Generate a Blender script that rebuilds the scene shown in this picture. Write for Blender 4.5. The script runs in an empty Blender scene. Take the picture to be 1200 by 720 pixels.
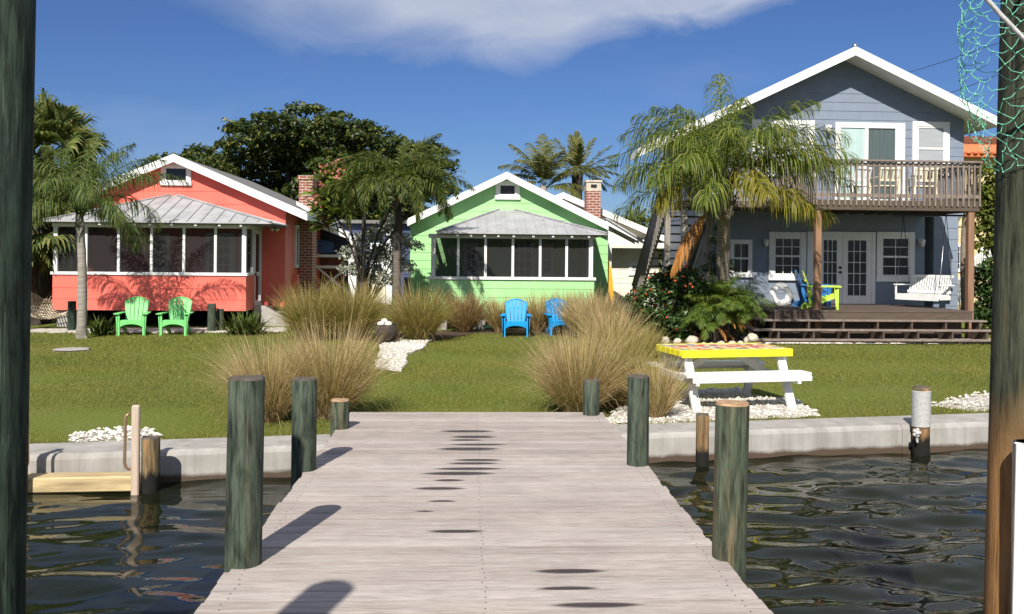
import bpy, math, random
import numpy as np
from mathutils import Vector, Matrix

# ------------------------------------------------------------------ camera
F, EYE, ROLL = 1100.0, 1.95, 0.009          # focal length in photo pixels, eye height, camera roll
scene = bpy.context.scene
COL = scene.collection
cam_data = bpy.data.cameras.new('camera')
cam = bpy.data.objects.new('camera', cam_data)
COL.objects.link(cam)
cam_data.sensor_fit = 'HORIZONTAL'
cam_data.sensor_width = 36.0
cam_data.lens = 36.0 * F / 1200.0
cam_data.shift_y = -60.0 / 1200.0
cam_data.clip_start = 0.05
cam_data.clip_end = 3000.0
cam.matrix_world = Matrix.Translation((0, 0, EYE)) @ Matrix.Rotation(math.radians(90), 4, 'X') @ Matrix.Rotation(ROLL, 4, 'Z')
scene.camera = cam

# ------------------------------------------------------------------ light
SUN_TRAVEL = Vector((0.20, 1.0, -0.90)).normalized()
SUN_EL = math.asin(-SUN_TRAVEL.z)
SUN_ROT = math.atan2(-SUN_TRAVEL.x, -SUN_TRAVEL.y)
world = bpy.data.worlds.new('World')
scene.world = world
world.use_nodes = True
wn, wl = world.node_tree.nodes, world.node_tree.links
wn.clear()
w_out = wn.new('ShaderNodeOutputWorld')
w_bg = wn.new('ShaderNodeBackground')
w_bg.inputs['Strength'].default_value = 0.05
w_sky = wn.new('ShaderNodeTexSky')
w_sky.sky_type = 'NISHITA'
w_sky.sun_disc = False
w_sky.sun_elevation = SUN_EL
w_sky.sun_rotation = SUN_ROT
w_sky.air_density = 1.0
w_sky.dust_density = 0.15
w_sky.ozone_density = 4.0
wl.new(w_bg.outputs[0], w_out.inputs[0])


def wmath(op, a, b=None, c=None, clamp=False):
    n = wn.new('ShaderNodeMath')
    n.operation = op
    n.use_clamp = clamp
    for i, v in enumerate((a, b, c)):
        if v is None:
            continue
        if isinstance(v, (int, float)):
            n.inputs[i].default_value = v
        else:
            wl.new(v, n.inputs[i])
    return n.outputs[0]


w_tc = wn.new('ShaderNodeTexCoord')
w_sep = wn.new('ShaderNodeSeparateXYZ')
wl.new(w_tc.outputs['Generated'], w_sep.inputs[0])
dy = wmath('MAXIMUM', w_sep.outputs[1], 0.05)
cu = wmath('DIVIDE', w_sep.outputs[0], dy)
cv = wmath('DIVIDE', w_sep.outputs[2], dy)
w_comb = wn.new('ShaderNodeCombineXYZ')
wl.new(cu, w_comb.inputs[0])
wl.new(wmath('MULTIPLY', cv, 2.2), w_comb.inputs[1])
w_n1 = wn.new('ShaderNodeTexNoise')
w_n1.inputs['Scale'].default_value = 7.0
w_n1.inputs['Detail'].default_value = 8.0
w_n1.inputs['Roughness'].default_value = 0.58
w_n1.inputs['Distortion'].default_value = 0.6
wl.new(w_comb.outputs[0], w_n1.inputs['Vector'])
w_n2 = wn.new('ShaderNodeTexNoise')
w_n2.inputs['Scale'].default_value = 2.6
w_n2.inputs['Detail'].default_value = 6.0
wl.new(w_comb.outputs[0], w_n2.inputs['Vector'])
# lower edge of the long cloud bank as a curve over the bearing
w_cur = wn.new('ShaderNodeFloatCurve')
cm = w_cur.mapping.curves[0]
pts = [(-0.60, .34), (-0.36, .262), (-0.27, .226), (-0.11, .206), (0.036, .196), (0.09, .222), (0.18, .238), (0.29, .268), (0.45, .36)]
ptn = [((u + 0.6) / 1.05, v) for u, v in pts]
cm.points[0].location = ptn[0]
cm.points[1].location = ptn[-1]
for p in ptn[1:-1]:
    cm.points.new(*p)
w_cur.mapping.update()
cn = wmath('DIVIDE', wmath('ADD', cu, 0.6), 1.05, clamp=True)
wl.new(cn, w_cur.inputs['Value'])
edge = wmath('SUBTRACT', cv, w_cur.outputs[0])
edge = wmath('ADD', edge, wmath('MULTIPLY', wmath('SUBTRACT', w_n1.outputs[0], 0.5), 0.055))
soft = wmath('ADD', 0.045, wmath('MULTIPLY', wmath('MULTIPLY', cu, -0.13), 1.0))
soft = wmath('MAXIMUM', soft, 0.026)
dens = wmath('DIVIDE', edge, soft, clamp=True)
body = wmath('ADD', 0.34, wmath('MULTIPLY', w_n1.outputs[0], 0.66))
left_fade = wmath('DIVIDE', wmath('ADD', cu, 0.42), 0.22, clamp=True)
left_fade = wmath('ADD', 0.30, wmath('MULTIPLY', left_fade, 0.70))
dens = wmath('MULTIPLY', wmath('MULTIPLY', dens, body), left_fade)
wisp = wmath('MULTIPLY', wmath('SUBTRACT', w_n2.outputs[0], 0.53, clamp=True), 0.9, clamp=True)
dens = wmath('ADD', dens, wisp, clamp=True)
w_mix = wn.new('ShaderNodeMix')
w_mix.data_type = 'RGBA'
w_mix.clamp_factor = True
wl.new(dens, w_mix.inputs[0])
w_tint = wn.new('ShaderNodeMix')
w_tint.data_type = 'RGBA'
w_tint.blend_type = 'MULTIPLY'
w_tint.inputs[0].default_value = 1.0
wl.new(w_sky.outputs[0], w_tint.inputs[6])
w_tint.inputs[7].default_value = (.58, .755, 1.12, 1)
wl.new(w_tint.outputs[2], w_mix.inputs[6])
w_mix.inputs[7].default_value = (8.6, 9.2, 10.6, 1)
wl.new(w_mix.outputs[2], w_bg.inputs[0])

sun_data = bpy.data.lights.new('sun', 'SUN')
sun_data.energy = 5.0
sun_data.angle = math.radians(0.5)
sun_data.color = (1.0, 0.95, 0.87)
sun = bpy.data.objects.new('sun', sun_data)
sun.rotation_euler = SUN_TRAVEL.to_track_quat('-Z', 'Y').to_euler()
sun.location = (-4, -20, 20)
COL.objects.link(sun)
scene.view_settings.view_transform = 'Standard'
scene.view_settings.look = 'None'
scene.view_settings.exposure = 0.52
scene.view_settings.gamma = 1.0
scene.view_settings.use_curve_mapping = False
scene.cycles.max_bounces = 7
scene.cycles.diffuse_bounces = 2
scene.cycles.transparent_max_bounces = 16
scene.cycles.use_denoising = True

RNG = np.random.default_rng(7)
random.seed(7)


# ------------------------------------------------------------------ photo pixel -> place
def ray(px, py):
    dx, dyy = px - 600.0, py - 300.0
    c, s = math.cos(ROLL), math.sin(ROLL)
    u, v = dx * c + dyy * s, -dx * s + dyy * c
    return Vector((u / F, 1.0, -v / F))


def W(px, py, Y):
    r = ray(px, py)
    return Vector((r.x * Y, Y, EYE + r.z * Y))


def G(px, py, z=0.0):
    r = ray(px, py)
    t = (z - EYE) / r.z
    return Vector((r.x * t, t, z))


class Frame:
    """A house's own axes: x along its front, y into the house."""
    def __init__(self, px, Y, ang):
        r = ray(px, 300)
        self.o = Vector((r.x * Y, Y, 0.0))
        self.a = ang
        self.M = Matrix.Rotation(ang, 3, 'Z')
        self.Mi = self.M.inverted()
        self.e = self.Mi @ (Vector((0, 0, EYE)) - self.o)

    def p(self, px, py, yl):
        d = self.Mi @ ray(px, py)
        t = (yl - self.e.y) / d.y
        q = self.e + d * t
        return q.x, q.z

    def x(self, px, yl, py=300):
        return self.p(px, py, yl)[0]

    def z(self, px, py, yl):
        return self.p(px, py, yl)[1]

    def onx(self, px, py, xl):
        d = self.Mi @ ray(px, py)
        t = (xl - self.e.x) / d.x
        q = self.e + d * t
        return q.y, q.z

    def w(self, x, y, z=0.0):
        return self.M @ Vector((x, y, z)) + self.o


# ------------------------------------------------------------------ materials
def nt(name):
    m = bpy.data.materials.new(name)
    m.use_nodes = True
    n, l = m.node_tree.nodes, m.node_tree.links
    n.clear()
    out = n.new('ShaderNodeOutputMaterial')
    bs = n.new('ShaderNodeBsdfPrincipled')
    l.new(bs.outputs[0], out.inputs[0])
    return m, n, l, bs, out


def rgba(c):
    return (c[0], c[1], c[2], 1.0)


def mapped(n, l, stretch=(1, 1, 1), src='Object'):
    tc = n.new('ShaderNodeTexCoord')
    mp = n.new('ShaderNodeMapping')
    mp.inputs['Scale'].default_value = stretch
    l.new(tc.outputs[src], mp.inputs[0])
    return mp.outputs[0]


def noise(n, l, vec, scale, detail=6.0, rough=0.55, dist=0.0):
    t = n.new('ShaderNodeTexNoise')
    t.inputs['Scale'].default_value = scale
    t.inputs['Detail'].default_value = detail
    t.inputs['Roughness'].default_value = rough
    t.inputs['Distortion'].default_value = dist
    if vec is not None:
        l.new(vec, t.inputs['Vector'])
    return t.outputs[0]


def ramp(n, l, fac, stops):
    r = n.new('ShaderNodeValToRGB')
    el = r.color_ramp.elements
    while len(el) < len(stops):
        el.new(0.5)
    for e, (p, c) in zip(el, stops):
        e.position = p
        e.color = rgba(c) if len(c) == 3 else c
    l.new(fac, r.inputs[0])
    return r.outputs[0]


def mixc(n, l, fac, a, b, mode='MIX'):
    m = n.new('ShaderNodeMix')
    m.data_type = 'RGBA'
    m.blend_type = mode
    for i, v in ((0, fac), (6, a), (7, b)):
        if isinstance(v, (int, float)):
            m.inputs[i].default_value = v
        elif isinstance(v, tuple):
            m.inputs[i].default_value = rgba(v)
        else:
            l.new(v, m.inputs[i])
    return m.outputs[2]


def nmath(n, l, op, a, b=None, clamp=False):
    m = n.new('ShaderNodeMath')
    m.operation = op
    m.use_clamp = clamp
    for i, v in enumerate((a, b)):
        if v is None:
            continue
        if isinstance(v, (int, float)):
            m.inputs[i].default_value = v
        else:
            l.new(v, m.inputs[i])
    return m.outputs[0]


def bumped(n, l, bs, h, strength=0.3, dist=0.01):
    b = n.new('ShaderNodeBump')
    b.inputs['Strength'].default_value = strength
    b.inputs['Distance'].default_value = dist
    l.new(h, b.inputs['Height'])
    l.new(b.outputs[0], bs.inputs['Normal'])


def mat(name, c1, c2=None, scale=6.0, rough=0.6, stretch=(1, 1, 1), bump=0.0, metal=0.0, spec=0.4, dist=0.01, lo=0.3, hi=0.7, grime=0.0):
    m, n, l, bs, out = nt(name)
    c2 = c2 or tuple(v * 0.8 for v in c1)
    v = mapped(n, l, stretch)
    h = noise(n, l, v, scale)
    c = ramp(n, l, h, [(lo, c2), (hi, c1)])
    if grime:
        h2 = noise(n, l, mapped(n, l, (1.5, 1.5, 0.5)), 1.7, 5.0, 0.6)
        c = mixc(n, l, nmath(n, l, 'MULTIPLY', ramp(n, l, h2, [(0.42, (0, 0, 0)), (0.72, (1, 1, 1))]), grime), c, (0.11, 0.10, 0.08))
    l.new(c, bs.inputs['Base Color'])
    bs.inputs['Roughness'].default_value = rough
    bs.inputs['Metallic'].default_value = metal
    bs.inputs['Specular IOR Level'].default_value = spec
    if bump:
        bumped(n, l, bs, h, bump, dist)
    return m


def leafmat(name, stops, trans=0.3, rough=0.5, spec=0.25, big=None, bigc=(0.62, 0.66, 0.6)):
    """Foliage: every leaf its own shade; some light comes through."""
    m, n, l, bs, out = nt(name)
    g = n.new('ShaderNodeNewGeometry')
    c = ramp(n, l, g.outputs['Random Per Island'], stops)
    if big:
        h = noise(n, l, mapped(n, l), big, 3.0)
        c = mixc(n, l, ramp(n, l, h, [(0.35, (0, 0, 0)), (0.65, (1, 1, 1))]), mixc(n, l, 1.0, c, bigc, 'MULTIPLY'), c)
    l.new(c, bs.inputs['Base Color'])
    bs.inputs['Roughness'].default_value = rough
    bs.inputs['Specular IOR Level'].default_value = spec
    tr = n.new('ShaderNodeBsdfTranslucent')
    l.new(mixc(n, l, 1.0, c, (1.0, 1.0, 0.55), 'MULTIPLY'), tr.inputs[0])
    mx = n.new('ShaderNodeMixShader')
    mx.inputs[0].default_value = trans
    l.new(bs.outputs[0], mx.inputs[1])
    l.new(tr.outputs[0], mx.inputs[2])
    l.new(mx.outputs[0], out.inputs[0])
    return m


M = {}
M['white'] = mat('white_paint', (.80, .80, .78), (.70, .70, .68), 5, .45, grime=.12)
M['coral'] = mat('coral_paint', (.80, .155, .11), (.71, .13, .09), 1.6, .5, bump=.05, grime=.12)
M['green'] = mat('mint_paint', (.34, .64, .28), (.295, .57, .24), 1.6, .5, bump=.05, grime=.10)
M['blue'] = mat('blue_grey_paint', (.20, .237, .298), (.172, .207, .263), 3, .5, bump=.05, grime=.05)
M['navy'] = mat('deep_blue_paint', (.045, .055, .125), (.035, .045, .105), 3, .5)
M['cream'] = mat('cream_paint', (.74, .70, .58), (.68, .64, .52), 3, .5, grime=.08)
M['yellow_wall'] = mat('pale_yellow_stucco', (.62, .50, .28), (.55, .44, .24), 9, .8, bump=.2)
M['metal'] = mat('galvanised_roof', (.46, .46, .465), (.37, .37, .375), 2.5, .55, (1, .3, 1), metal=.2, grime=.32)
M['roof_grey'] = mat('roof_shingle', (.20, .19, .18), (.13, .125, .12), 14, .9, bump=.3)
M['tile'] = mat('terracotta_tile', (.62, .17, .06), (.48, .12, .045), 6, .7)
M['dark'] = mat('dark_void', (.02, .018, .016), (.012, .011, .01), 3, .9)  # near-black colour that stands in for the shade inside voids
M['interior'] = mat('interior_floor', (.16, .13, .11), (.12, .10, .08), 3, .8)
M['concrete'] = mat('concrete', (.42, .40, .37), (.32, .30, .28), 4, .85, bump=.25, grime=.3)
M['deckwood'] = mat('brown_deck_wood', (.105, .075, .056), (.065, .047, .036), 5, .75, (1, 1, 6), bump=.2)
M['decktop'] = mat('brown_deck_boards', (.115, .085, .068), (.075, .055, .043), 5, .75, (.4, 6, 1), bump=.2)
M['railwood'] = mat('weathered_rail_wood', (.25, .20, .165), (.15, .115, .095), 7, .75, (1, 1, .4), bump=.2)
M['postwood'] = mat('post_wood', (.30, .17, .10), (.18, .095, .055), 5, .7, (3, 3, .3), bump=.2)
M['stairwood'] = mat('grey_stair_wood', (.30, .27, .23), (.20, .18, .155), 5, .8, (2, 2, .4), bump=.2)
M['black'] = mat('black_metal', (.02, .02, .022), (.015, .015, .016), 4, .4)
M['steel'] = mat('steel', (.45, .45, .46), None, 6, .3, metal=.9)
M['copper'] = mat('bronzed_tube', (.50, .33, .20), (.42, .26, .15), 8, .35, metal=.7)
M['limegreen'] = mat('spring_green_plastic', (.19, .60, .19), (.17, .55, .17), 3, .5, spec=.25)
M['limewood'] = mat('lime_painted_wood', (.50, .72, .08), (.45, .65, .07), 3, .45)
M['bluewood'] = mat('blue_painted_wood', (.03, .16, .42), (.025, .14, .36), 3, .45)
M['sky_plastic'] = mat('sky_blue_plastic', (.008, .27, .62), (.007, .245, .58), 3, .5, spec=.22)
M['creamplastic'] = mat('cream_plastic', (.70, .65, .46), (.64, .59, .41), 3, .4)
M['rope'] = mat('pale_rope', (.62, .54, .42), (.48, .40, .30), 30, .9, bump=.3)
M['whiterope'] = mat('white_rope', (.52, .51, .49), (.36, .355, .34), 60, .8, bump=.5)
M['net'] = mat('green_twine', (.20, .60, .40), (.15, .50, .33), 20, .6)
M['greybox'] = mat('blue_grey_vinyl', (.16, .20, .25), (.13, .165, .21), 5, .6)
M['teal'] = mat('teal_plastic', (.03, .22, .18), (.02, .17, .14), 5, .5)
M['orange'] = mat('yellow_orange_plastic', (.80, .42, .04), (.74, .37, .03), 3, .4)
M['redplastic'] = mat('red_flower_plastic', (.6, .05, .05), None, 3, .4)
M['rock'] = mat('pale_limestone', (.60, .53, .42), (.38, .33, .26), 7, .9, bump=.6, dist=.03)
M['shell'] = mat('white_shell_rock', (.68, .65, .58), (.46, .43, .37), 12, .85, bump=.6, dist=.02)
M['mulch'] = mat('brown_mulch', (.10, .06, .04), (.05, .03, .02), 25, .95, bump=.6)
M['curtain'] = mat('pale_teal_curtain', (.42, .55, .52), (.34, .46, .44), 3, .5, (8, 8, .2))
M['sheer'] = mat('dim_sheer_curtain', (.085, .115, .115), (.06, .085, .085), 3, .35, (8, 8, .2))
M['blind'] = mat('pale_blind', (.36, .38, .40), (.27, .29, .30), 10, .5, (.1, .1, 6))
M['weatheredplank'] = mat('yellowed_plank', (.60, .47, .25), (.25, .18, .09), 4, .75, (.5, 4, 4), bump=.3)
M['uprightwood'] = mat('sun_bleached_board', (.52, .42, .33), (.36, .26, .19), 5, .8, (4, 4, .4), bump=.2)
M['bluefabric'] = mat('blue_canvas', (.10, .20, .55), (.08, .16, .46), 5, .8)
M['brownboard'] = mat('rust_brown_board', (.20, .07, .04), (.13, .05, .03), 4, .8)

# screens: dark mesh one can dimly see through
m_, n_, l_, bs_, out_ = nt('insect_screen')
bs_.inputs['Base Color'].default_value = (.012, .0105, .010, 1)
bs_.inputs['Roughness'].default_value = .7
tr_ = n_.new('ShaderNodeBsdfTransparent')
tr_.inputs[0].default_value = (1, 1, 1, 1)
mx_ = n_.new('ShaderNodeMixShader')
mx_.inputs[0].default_value = .41
l_.new(bs_.outputs[0], mx_.inputs[1])
l_.new(tr_.outputs[0], mx_.inputs[2])
l_.new(mx_.outputs[0], out_.inputs[0])
M['screen'] = m_

m_, n_, l_, bs_, out_ = nt('window_glass')
bs_.inputs['Base Color'].default_value = (.006, .007, .008, 1)
bs_.inputs['Roughness'].default_value = .04
bs_.inputs['Specular IOR Level'].default_value = .4
h_ = noise(n_, l_, mapped(n_, l_), 1.2, 2)
bumped(n_, l_, bs_, h_, .05, .05)
M['glass'] = m_


def brickmat(name, c1, c2, mortar, sc):
    m, n, l, bs, out = nt(name)
    tc = n.new('ShaderNodeTexCoord')
    sep = n.new('ShaderNodeSeparateXYZ')
    l.new(tc.outputs['Object'], sep.inputs[0])
    cb = n.new('ShaderNodeCombineXYZ')
    l.new(nmath(n, l, 'ADD', sep.outputs[0], sep.outputs[1]), cb.inputs[0])
    l.new(sep.outputs[2], cb.inputs[1])
    b = n.new('ShaderNodeTexBrick')
    b.inputs['Scale'].default_value = sc
    b.inputs['Color1'].default_value = rgba(c1)
    b.inputs['Color2'].default_value = rgba(c2)
    b.inputs['Mortar'].default_value = rgba(mortar)
    b.inputs['Mortar Size'].default_value = .035
    b.inputs['Brick Width'].default_value = .22
    b.inputs['Row Height'].default_value = .085
    l.new(cb.outputs[0], b.inputs['Vector'])
    l.new(b.outputs[0], bs.inputs['Base Color'])
    bs.inputs['Roughness'].default_value = .9
    bumped(n, l, bs, nmath(n, l, 'SUBTRACT', 1.0, b.outputs[1]), .6, .01)
    b.inputs['Mortar Size'].default_value = .012
    return m


M['brick'] = brickmat('red_brick', (.30, .085, .05), (.22, .06, .04), (.46, .40, .34), 1.0)


def pilemat(name, green, dark, tan, tanlo, zfade=None):
    m, n, l, bs, out = nt(name)
    oi = n.new('ShaderNodeObjectInfo')
    tc = n.new('ShaderNodeTexCoord')
    ad = n.new('ShaderNodeVectorMath')
    ad.operation = 'ADD'
    l.new(tc.outputs['Object'], ad.inputs[0])
    cb = n.new('ShaderNodeCombineXYZ')
    l.new(nmath(n, l, 'MULTIPLY', oi.outputs['Random'], 37.0), cb.inputs[0])
    l.new(cb.outputs[0], ad.inputs[1])
    mp = n.new('ShaderNodeMapping')
    mp.inputs['Scale'].default_value = (10, 10, 1.6)
    l.new(ad.outputs[0], mp.inputs[0])
    h = noise(n, l, mp.outputs[0], 2.2, 7, .62, .3)
    mp2 = n.new('ShaderNodeMapping')
    mp2.inputs['Scale'].default_value = (6, 6, .55)
    l.new(ad.outputs[0], mp2.inputs[0])
    h2 = noise(n, l, mp2.outputs[0], 2.0, 4, .6, .5)
    mp3 = n.new('ShaderNodeMapping')
    mp3.inputs['Scale'].default_value = (40, 40, 1.6)
    l.new(ad.outputs[0], mp3.inputs[0])
    h3 = noise(n, l, mp3.outputs[0], 2.0, 5, .6)
    c = ramp(n, l, h, [(.36, dark), (.52, green), (.74, tuple(min(1, v * 1.7) for v in green))])
    f = ramp(n, l, h2, [(tanlo - .06, (0, 0, 0)), (tanlo + .16, (1, 1, 1))])
    if zfade:
        sep = n.new('ShaderNodeSeparateXYZ')
        l.new(tc.outputs['Object'], sep.inputs[0])
        z0, z1 = zfade
        zz = nmath(n, l, 'ADD', sep.outputs[2], nmath(n, l, 'MULTIPLY', nmath(n, l, 'SUBTRACT', h2, .5), abs(z1 - z0) * .9))
        g = nmath(n, l, 'DIVIDE', nmath(n, l, 'SUBTRACT', zz, z0), z1 - z0, clamp=True)
        f = nmath(n, l, 'MAXIMUM', f, g)
    tn = mixc(n, l, h, tuple(v * .45 for v in tan), tuple(min(1, v * 1.3) for v in tan))
    c = mixc(n, l, f, c, tn)
    c = mixc(n, l, ramp(n, l, h3, [(.33, (1, 1, 1)), (.46, (0, 0, 0))]), c, mixc(n, l, 1.0, c, (.42, .42, .42), 'MULTIPLY'))
    c = mixc(n, l, ramp(n, l, h3, [(.60, (0, 0, 0)), (.72, (.75, .75, .75))]), c, mixc(n, l, .5, c, (.20, .21, .17)))
    # wet band just above the water
    sepw = n.new('ShaderNodeSeparateXYZ')
    geo = n.new('ShaderNodeNewGeometry')
    l.new(geo.outputs['Position'], sepw.inputs[0])
    wz = nmath(n, l, 'ADD', sepw.outputs[2], nmath(n, l, 'MULTIPLY', nmath(n, l, 'SUBTRACT', h, .5), .22))
    wet = nmath(n, l, 'DIVIDE', nmath(n, l, 'SUBTRACT', -0.03, wz), .07, clamp=True)
    c = mixc(n, l, wet, c, (.014, .013, .011))
    l.new(c, bs.inputs['Base Color'])
    bs.inputs['Roughness'].default_value = .85
    bs.inputs['Specular IOR Level'].default_value = .2
    hh = nmath(n, l, 'ADD', h, nmath(n, l, 'MULTIPLY', h3, .8))
    bumped(n, l, bs, hh, .55, .012)
    return m


M['pile'] = pilemat('green_treated_pile', (.060, .076, .054), (.016, .022, .016), (.13, .105, .065), .66)
M['pile_worn'] = pilemat('worn_pile', (.062, .078, .050), (.022, .025, .018), (.20, .14, .075), .56)
M['pile_tan'] = pilemat('brown_pile', (.09, .10, .06), (.03, .022, .015), (.30, .17, .075), .42)
M['pole_dark'] = pilemat('dark_green_pole', (.024, .038, .026), (.009, .014, .010), (.05, .04, .03), .85)
M['pole_right'] = pilemat('pole_green_to_tan', (.050, .056, .034), (.013, .015, .010), (.29, .15, .055), .74, (3.05, 2.72))
M['pile_top'] = mat('end_grain', (.13, .105, .08), (.05, .04, .03), 18, .9, bump=.5)
M['pile_top_tan'] = mat('tan_end_grain', (.42, .27, .15), (.25, .15, .08), 18, .9, bump=.5)


# dock boards: each board its own grey, long grain, damp patches where water lies
def dockmat():
    m, n, l, bs, out = nt('weathered_dock_boards')
    g = n.new('ShaderNodeNewGeometry')
    tc = n.new('ShaderNodeTexCoord')
    cb = n.new('ShaderNodeCombineXYZ')
    l.new(nmath(n, l, 'MULTIPLY', g.outputs['Random Per Island'], 61.0), cb.inputs[2])
    ad = n.new('ShaderNodeVectorMath')
    ad.operation = 'ADD'
    l.new(tc.outputs['Object'], ad.inputs[0])
    l.new(cb.outputs[0], ad.inputs[1])

    def mp(s):
        q = n.new('ShaderNodeMapping')
        q.inputs['Scale'].default_value = s
        l.new(ad.outputs[0], q.inputs[0])
        return q.outputs[0]
    fine = noise(n, l, mp((2.6, 46, 1)), 2.2, 9, .72, .2)
    mid = noise(n, l, mp((.7, 9, 1)), 1.6, 5, .6, .3)
    blot = noise(n, l, mp((1.6, 1.6, 0)), 1.1, 5, .6)
    base = ramp(n, l, g.outputs['Random Per Island'], [(0, (.345, .302, .268)), (.25, (.43, .38, .34)), (.5, (.395, .348, .312)), (.75, (.465, .418, .38)), (1, (.37, .322, .288))])
    c = mixc(n, l, ramp(n, l, fine, [(.34, (0, 0, 0)), (.62, (1, 1, 1))]), mixc(n, l, 1.0, base, (.66, .635, .62), 'MULTIPLY'), mixc(n, l, 1.0, base, (1.16, 1.16, 1.16), 'MULTIPLY'))
    c = mixc(n, l, ramp(n, l, mid, [(.30, (1, 1, 1)), (.48, (0, 0, 0))]), c, mixc(n, l, 1.0, c, (.82, .785, .775), 'MULTIPLY'))
    c = mixc(n, l, ramp(n, l, blot, [(.35, (.6, .6, .6)), (.65, (0, 0, 0))]), c, mixc(n, l, 1.0, c, (.76, .755, .76), 'MULTIPLY'))
    at = n.new('ShaderNodeAttribute')
    at.attribute_name = 'wet'
    wv = nmath(n, l, 'ADD', at.outputs['Fac'], nmath(n, l, 'MULTIPLY', nmath(n, l, 'SUBTRACT', fine, .5), .55))
    wet = ramp(n, l, wv, [(.40, (0, 0, 0)), (.74, (1, 1, 1))])
    c = mixc(n, l, wet, c, mixc(n, l, 1.0, c, (.13, .105, .11), 'MULTIPLY'))
    sm = n.new('ShaderNodeAttribute')
    sm.attribute_name = 'seam'
    c = mixc(n, l, nmath(n, l, 'MULTIPLY', sm.outputs['Fac'], ramp(n, l, mid, [(.35, (.15, .15, .15)), (.62, (1, 1, 1))])), c, mixc(n, l, 1.0, c, (.66, .63, .62), 'MULTIPLY'))
    l.new(c, bs.inputs['Base Color'])
    r = nmath(n, l, 'SUBTRACT', .85, nmath(n, l, 'MULTIPLY', wet, .45))
    l.new(r, bs.inputs['Roughness'])
    bs.inputs['Specular IOR Level'].default_value = .25
    bumped(n, l, bs, fine, .35, .006)
    return m


M['dock'] = dockmat()


def watermat():
    m, n, l, bs, out = nt('canal_water')
    v = mapped(n, l, (1, 1, 1))
    h = noise(n, l, v, .35, 3)
    sep = n.new('ShaderNodeSeparateXYZ')
    geo = n.new('ShaderNodeNewGeometry')
    l.new(geo.outputs['Position'], sep.inputs[0])
    c = ramp(n, l, h, [(.35, (.006, .008, .004)), (.7, (.011, .013, .005))])
    l.new(c, bs.inputs['Base Color'])
    bs.inputs['Roughness'].default_value = .03
    bs.inputs['IOR'].default_value = 1.26
    f = noise(n, l, mapped(n, l, (.8, 2.2, 1)), 6.5, 4, .55, .6)
    bumped(n, l, bs, f, .03, .02)
    return m


M['water'] = watermat()


def lawnmat():
    m, n, l, bs, out = nt('lawn_ground')
    v = mapped(n, l)
    big = noise(n, l, v, .45, 5, .6)
    fine = noise(n, l, mapped(n, l, (1, .8, 1)), 22, 6, .7)
    a = ramp(n, l, fine, [(.3, (.095, .12, .022)), (.7, (.15, .175, .038))])
    d = ramp(n, l, fine, [(.3, (.09, .08, .025)), (.7, (.24, .205, .075))])
    c = mixc(n, l, ramp(n, l, big, [(.48, (0, 0, 0)), (.72, (.75, .75, .75))]), a, d)
    l.new(c, bs.inputs['Base Color'])
    bs.inputs['Roughness'].default_value = 1.0
    bs.inputs['Specular IOR Level'].default_value = .1
    bumped(n, l, bs, fine, .7, .03)
    return m


M['lawn'] = lawnmat()


def gravelmat():
    m, n, l, bs, out = nt('white_shell_gravel')
    v = n.new('ShaderNodeTexVoronoi')
    v.inputs['Scale'].default_value = 26
    l.new(mapped(n, l), v.inputs['Vector'])
    c = ramp(n, l, v.outputs['Color'], [(0, (.42, .38, .32)), (.5, (.60, .57, .51)), (1, (.72, .69, .64))])
    c = mixc(n, l, ramp(n, l, v.outputs['Distance'], [(.35, (0, 0, 0)), (.75, (1, 1, 1))]), c, (.30, .26, .21))
    l.new(c, bs.inputs['Base Color'])
    bs.inputs['Roughness'].default_value = .95
    bumped(n, l, bs, nmath(n, l, 'SUBTRACT', 1.0, v.outputs['Distance']), .8, .02)
    return m


M['gravel'] = gravelmat()


def seawallmat():
    m, n, l, bs, out = nt('seawall_concrete')
    h = noise(n, l, mapped(n, l, (1, 1, 1)), 2.2, 8, .62)
    st = noise(n, l, mapped(n, l, (5, 5, .35)), 1.3, 6, .6)
    fine = noise(n, l, mapped(n, l), 40, 4, .7)
    c = ramp(n, l, h, [(.3, (.25, .235, .21)), (.7, (.39, .37, .34))])
    c = mixc(n, l, nmath(n, l, 'MULTIPLY', ramp(n, l, st, [(.45, (0, 0, 0)), (.68, (1, 1, 1))]), .55), c, (.19, .175, .15))
    geo = n.new('ShaderNodeNewGeometry')
    sep = n.new('ShaderNodeSeparateXYZ')
    l.new(geo.outputs['Position'], sep.inputs[0])
    zz = nmath(n, l, 'ADD', sep.outputs[2], nmath(n, l, 'MULTIPLY', nmath(n, l, 'SUBTRACT', h, .5), .10))
    w = nmath(n, l, 'DIVIDE', nmath(n, l, 'SUBTRACT', -.165, zz), .04, clamp=True)
    c = mixc(n, l, w, c, (.075, .05, .032))
    l.new(c, bs.inputs['Base Color'])
    bs.inputs['Roughness'].default_value = .9
    bumped(n, l, bs, nmath(n, l, 'ADD', h, nmath(n, l, 'MULTIPLY', fine, .3)), .4, .015)
    return m


M['seawall'] = seawallmat()


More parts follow.
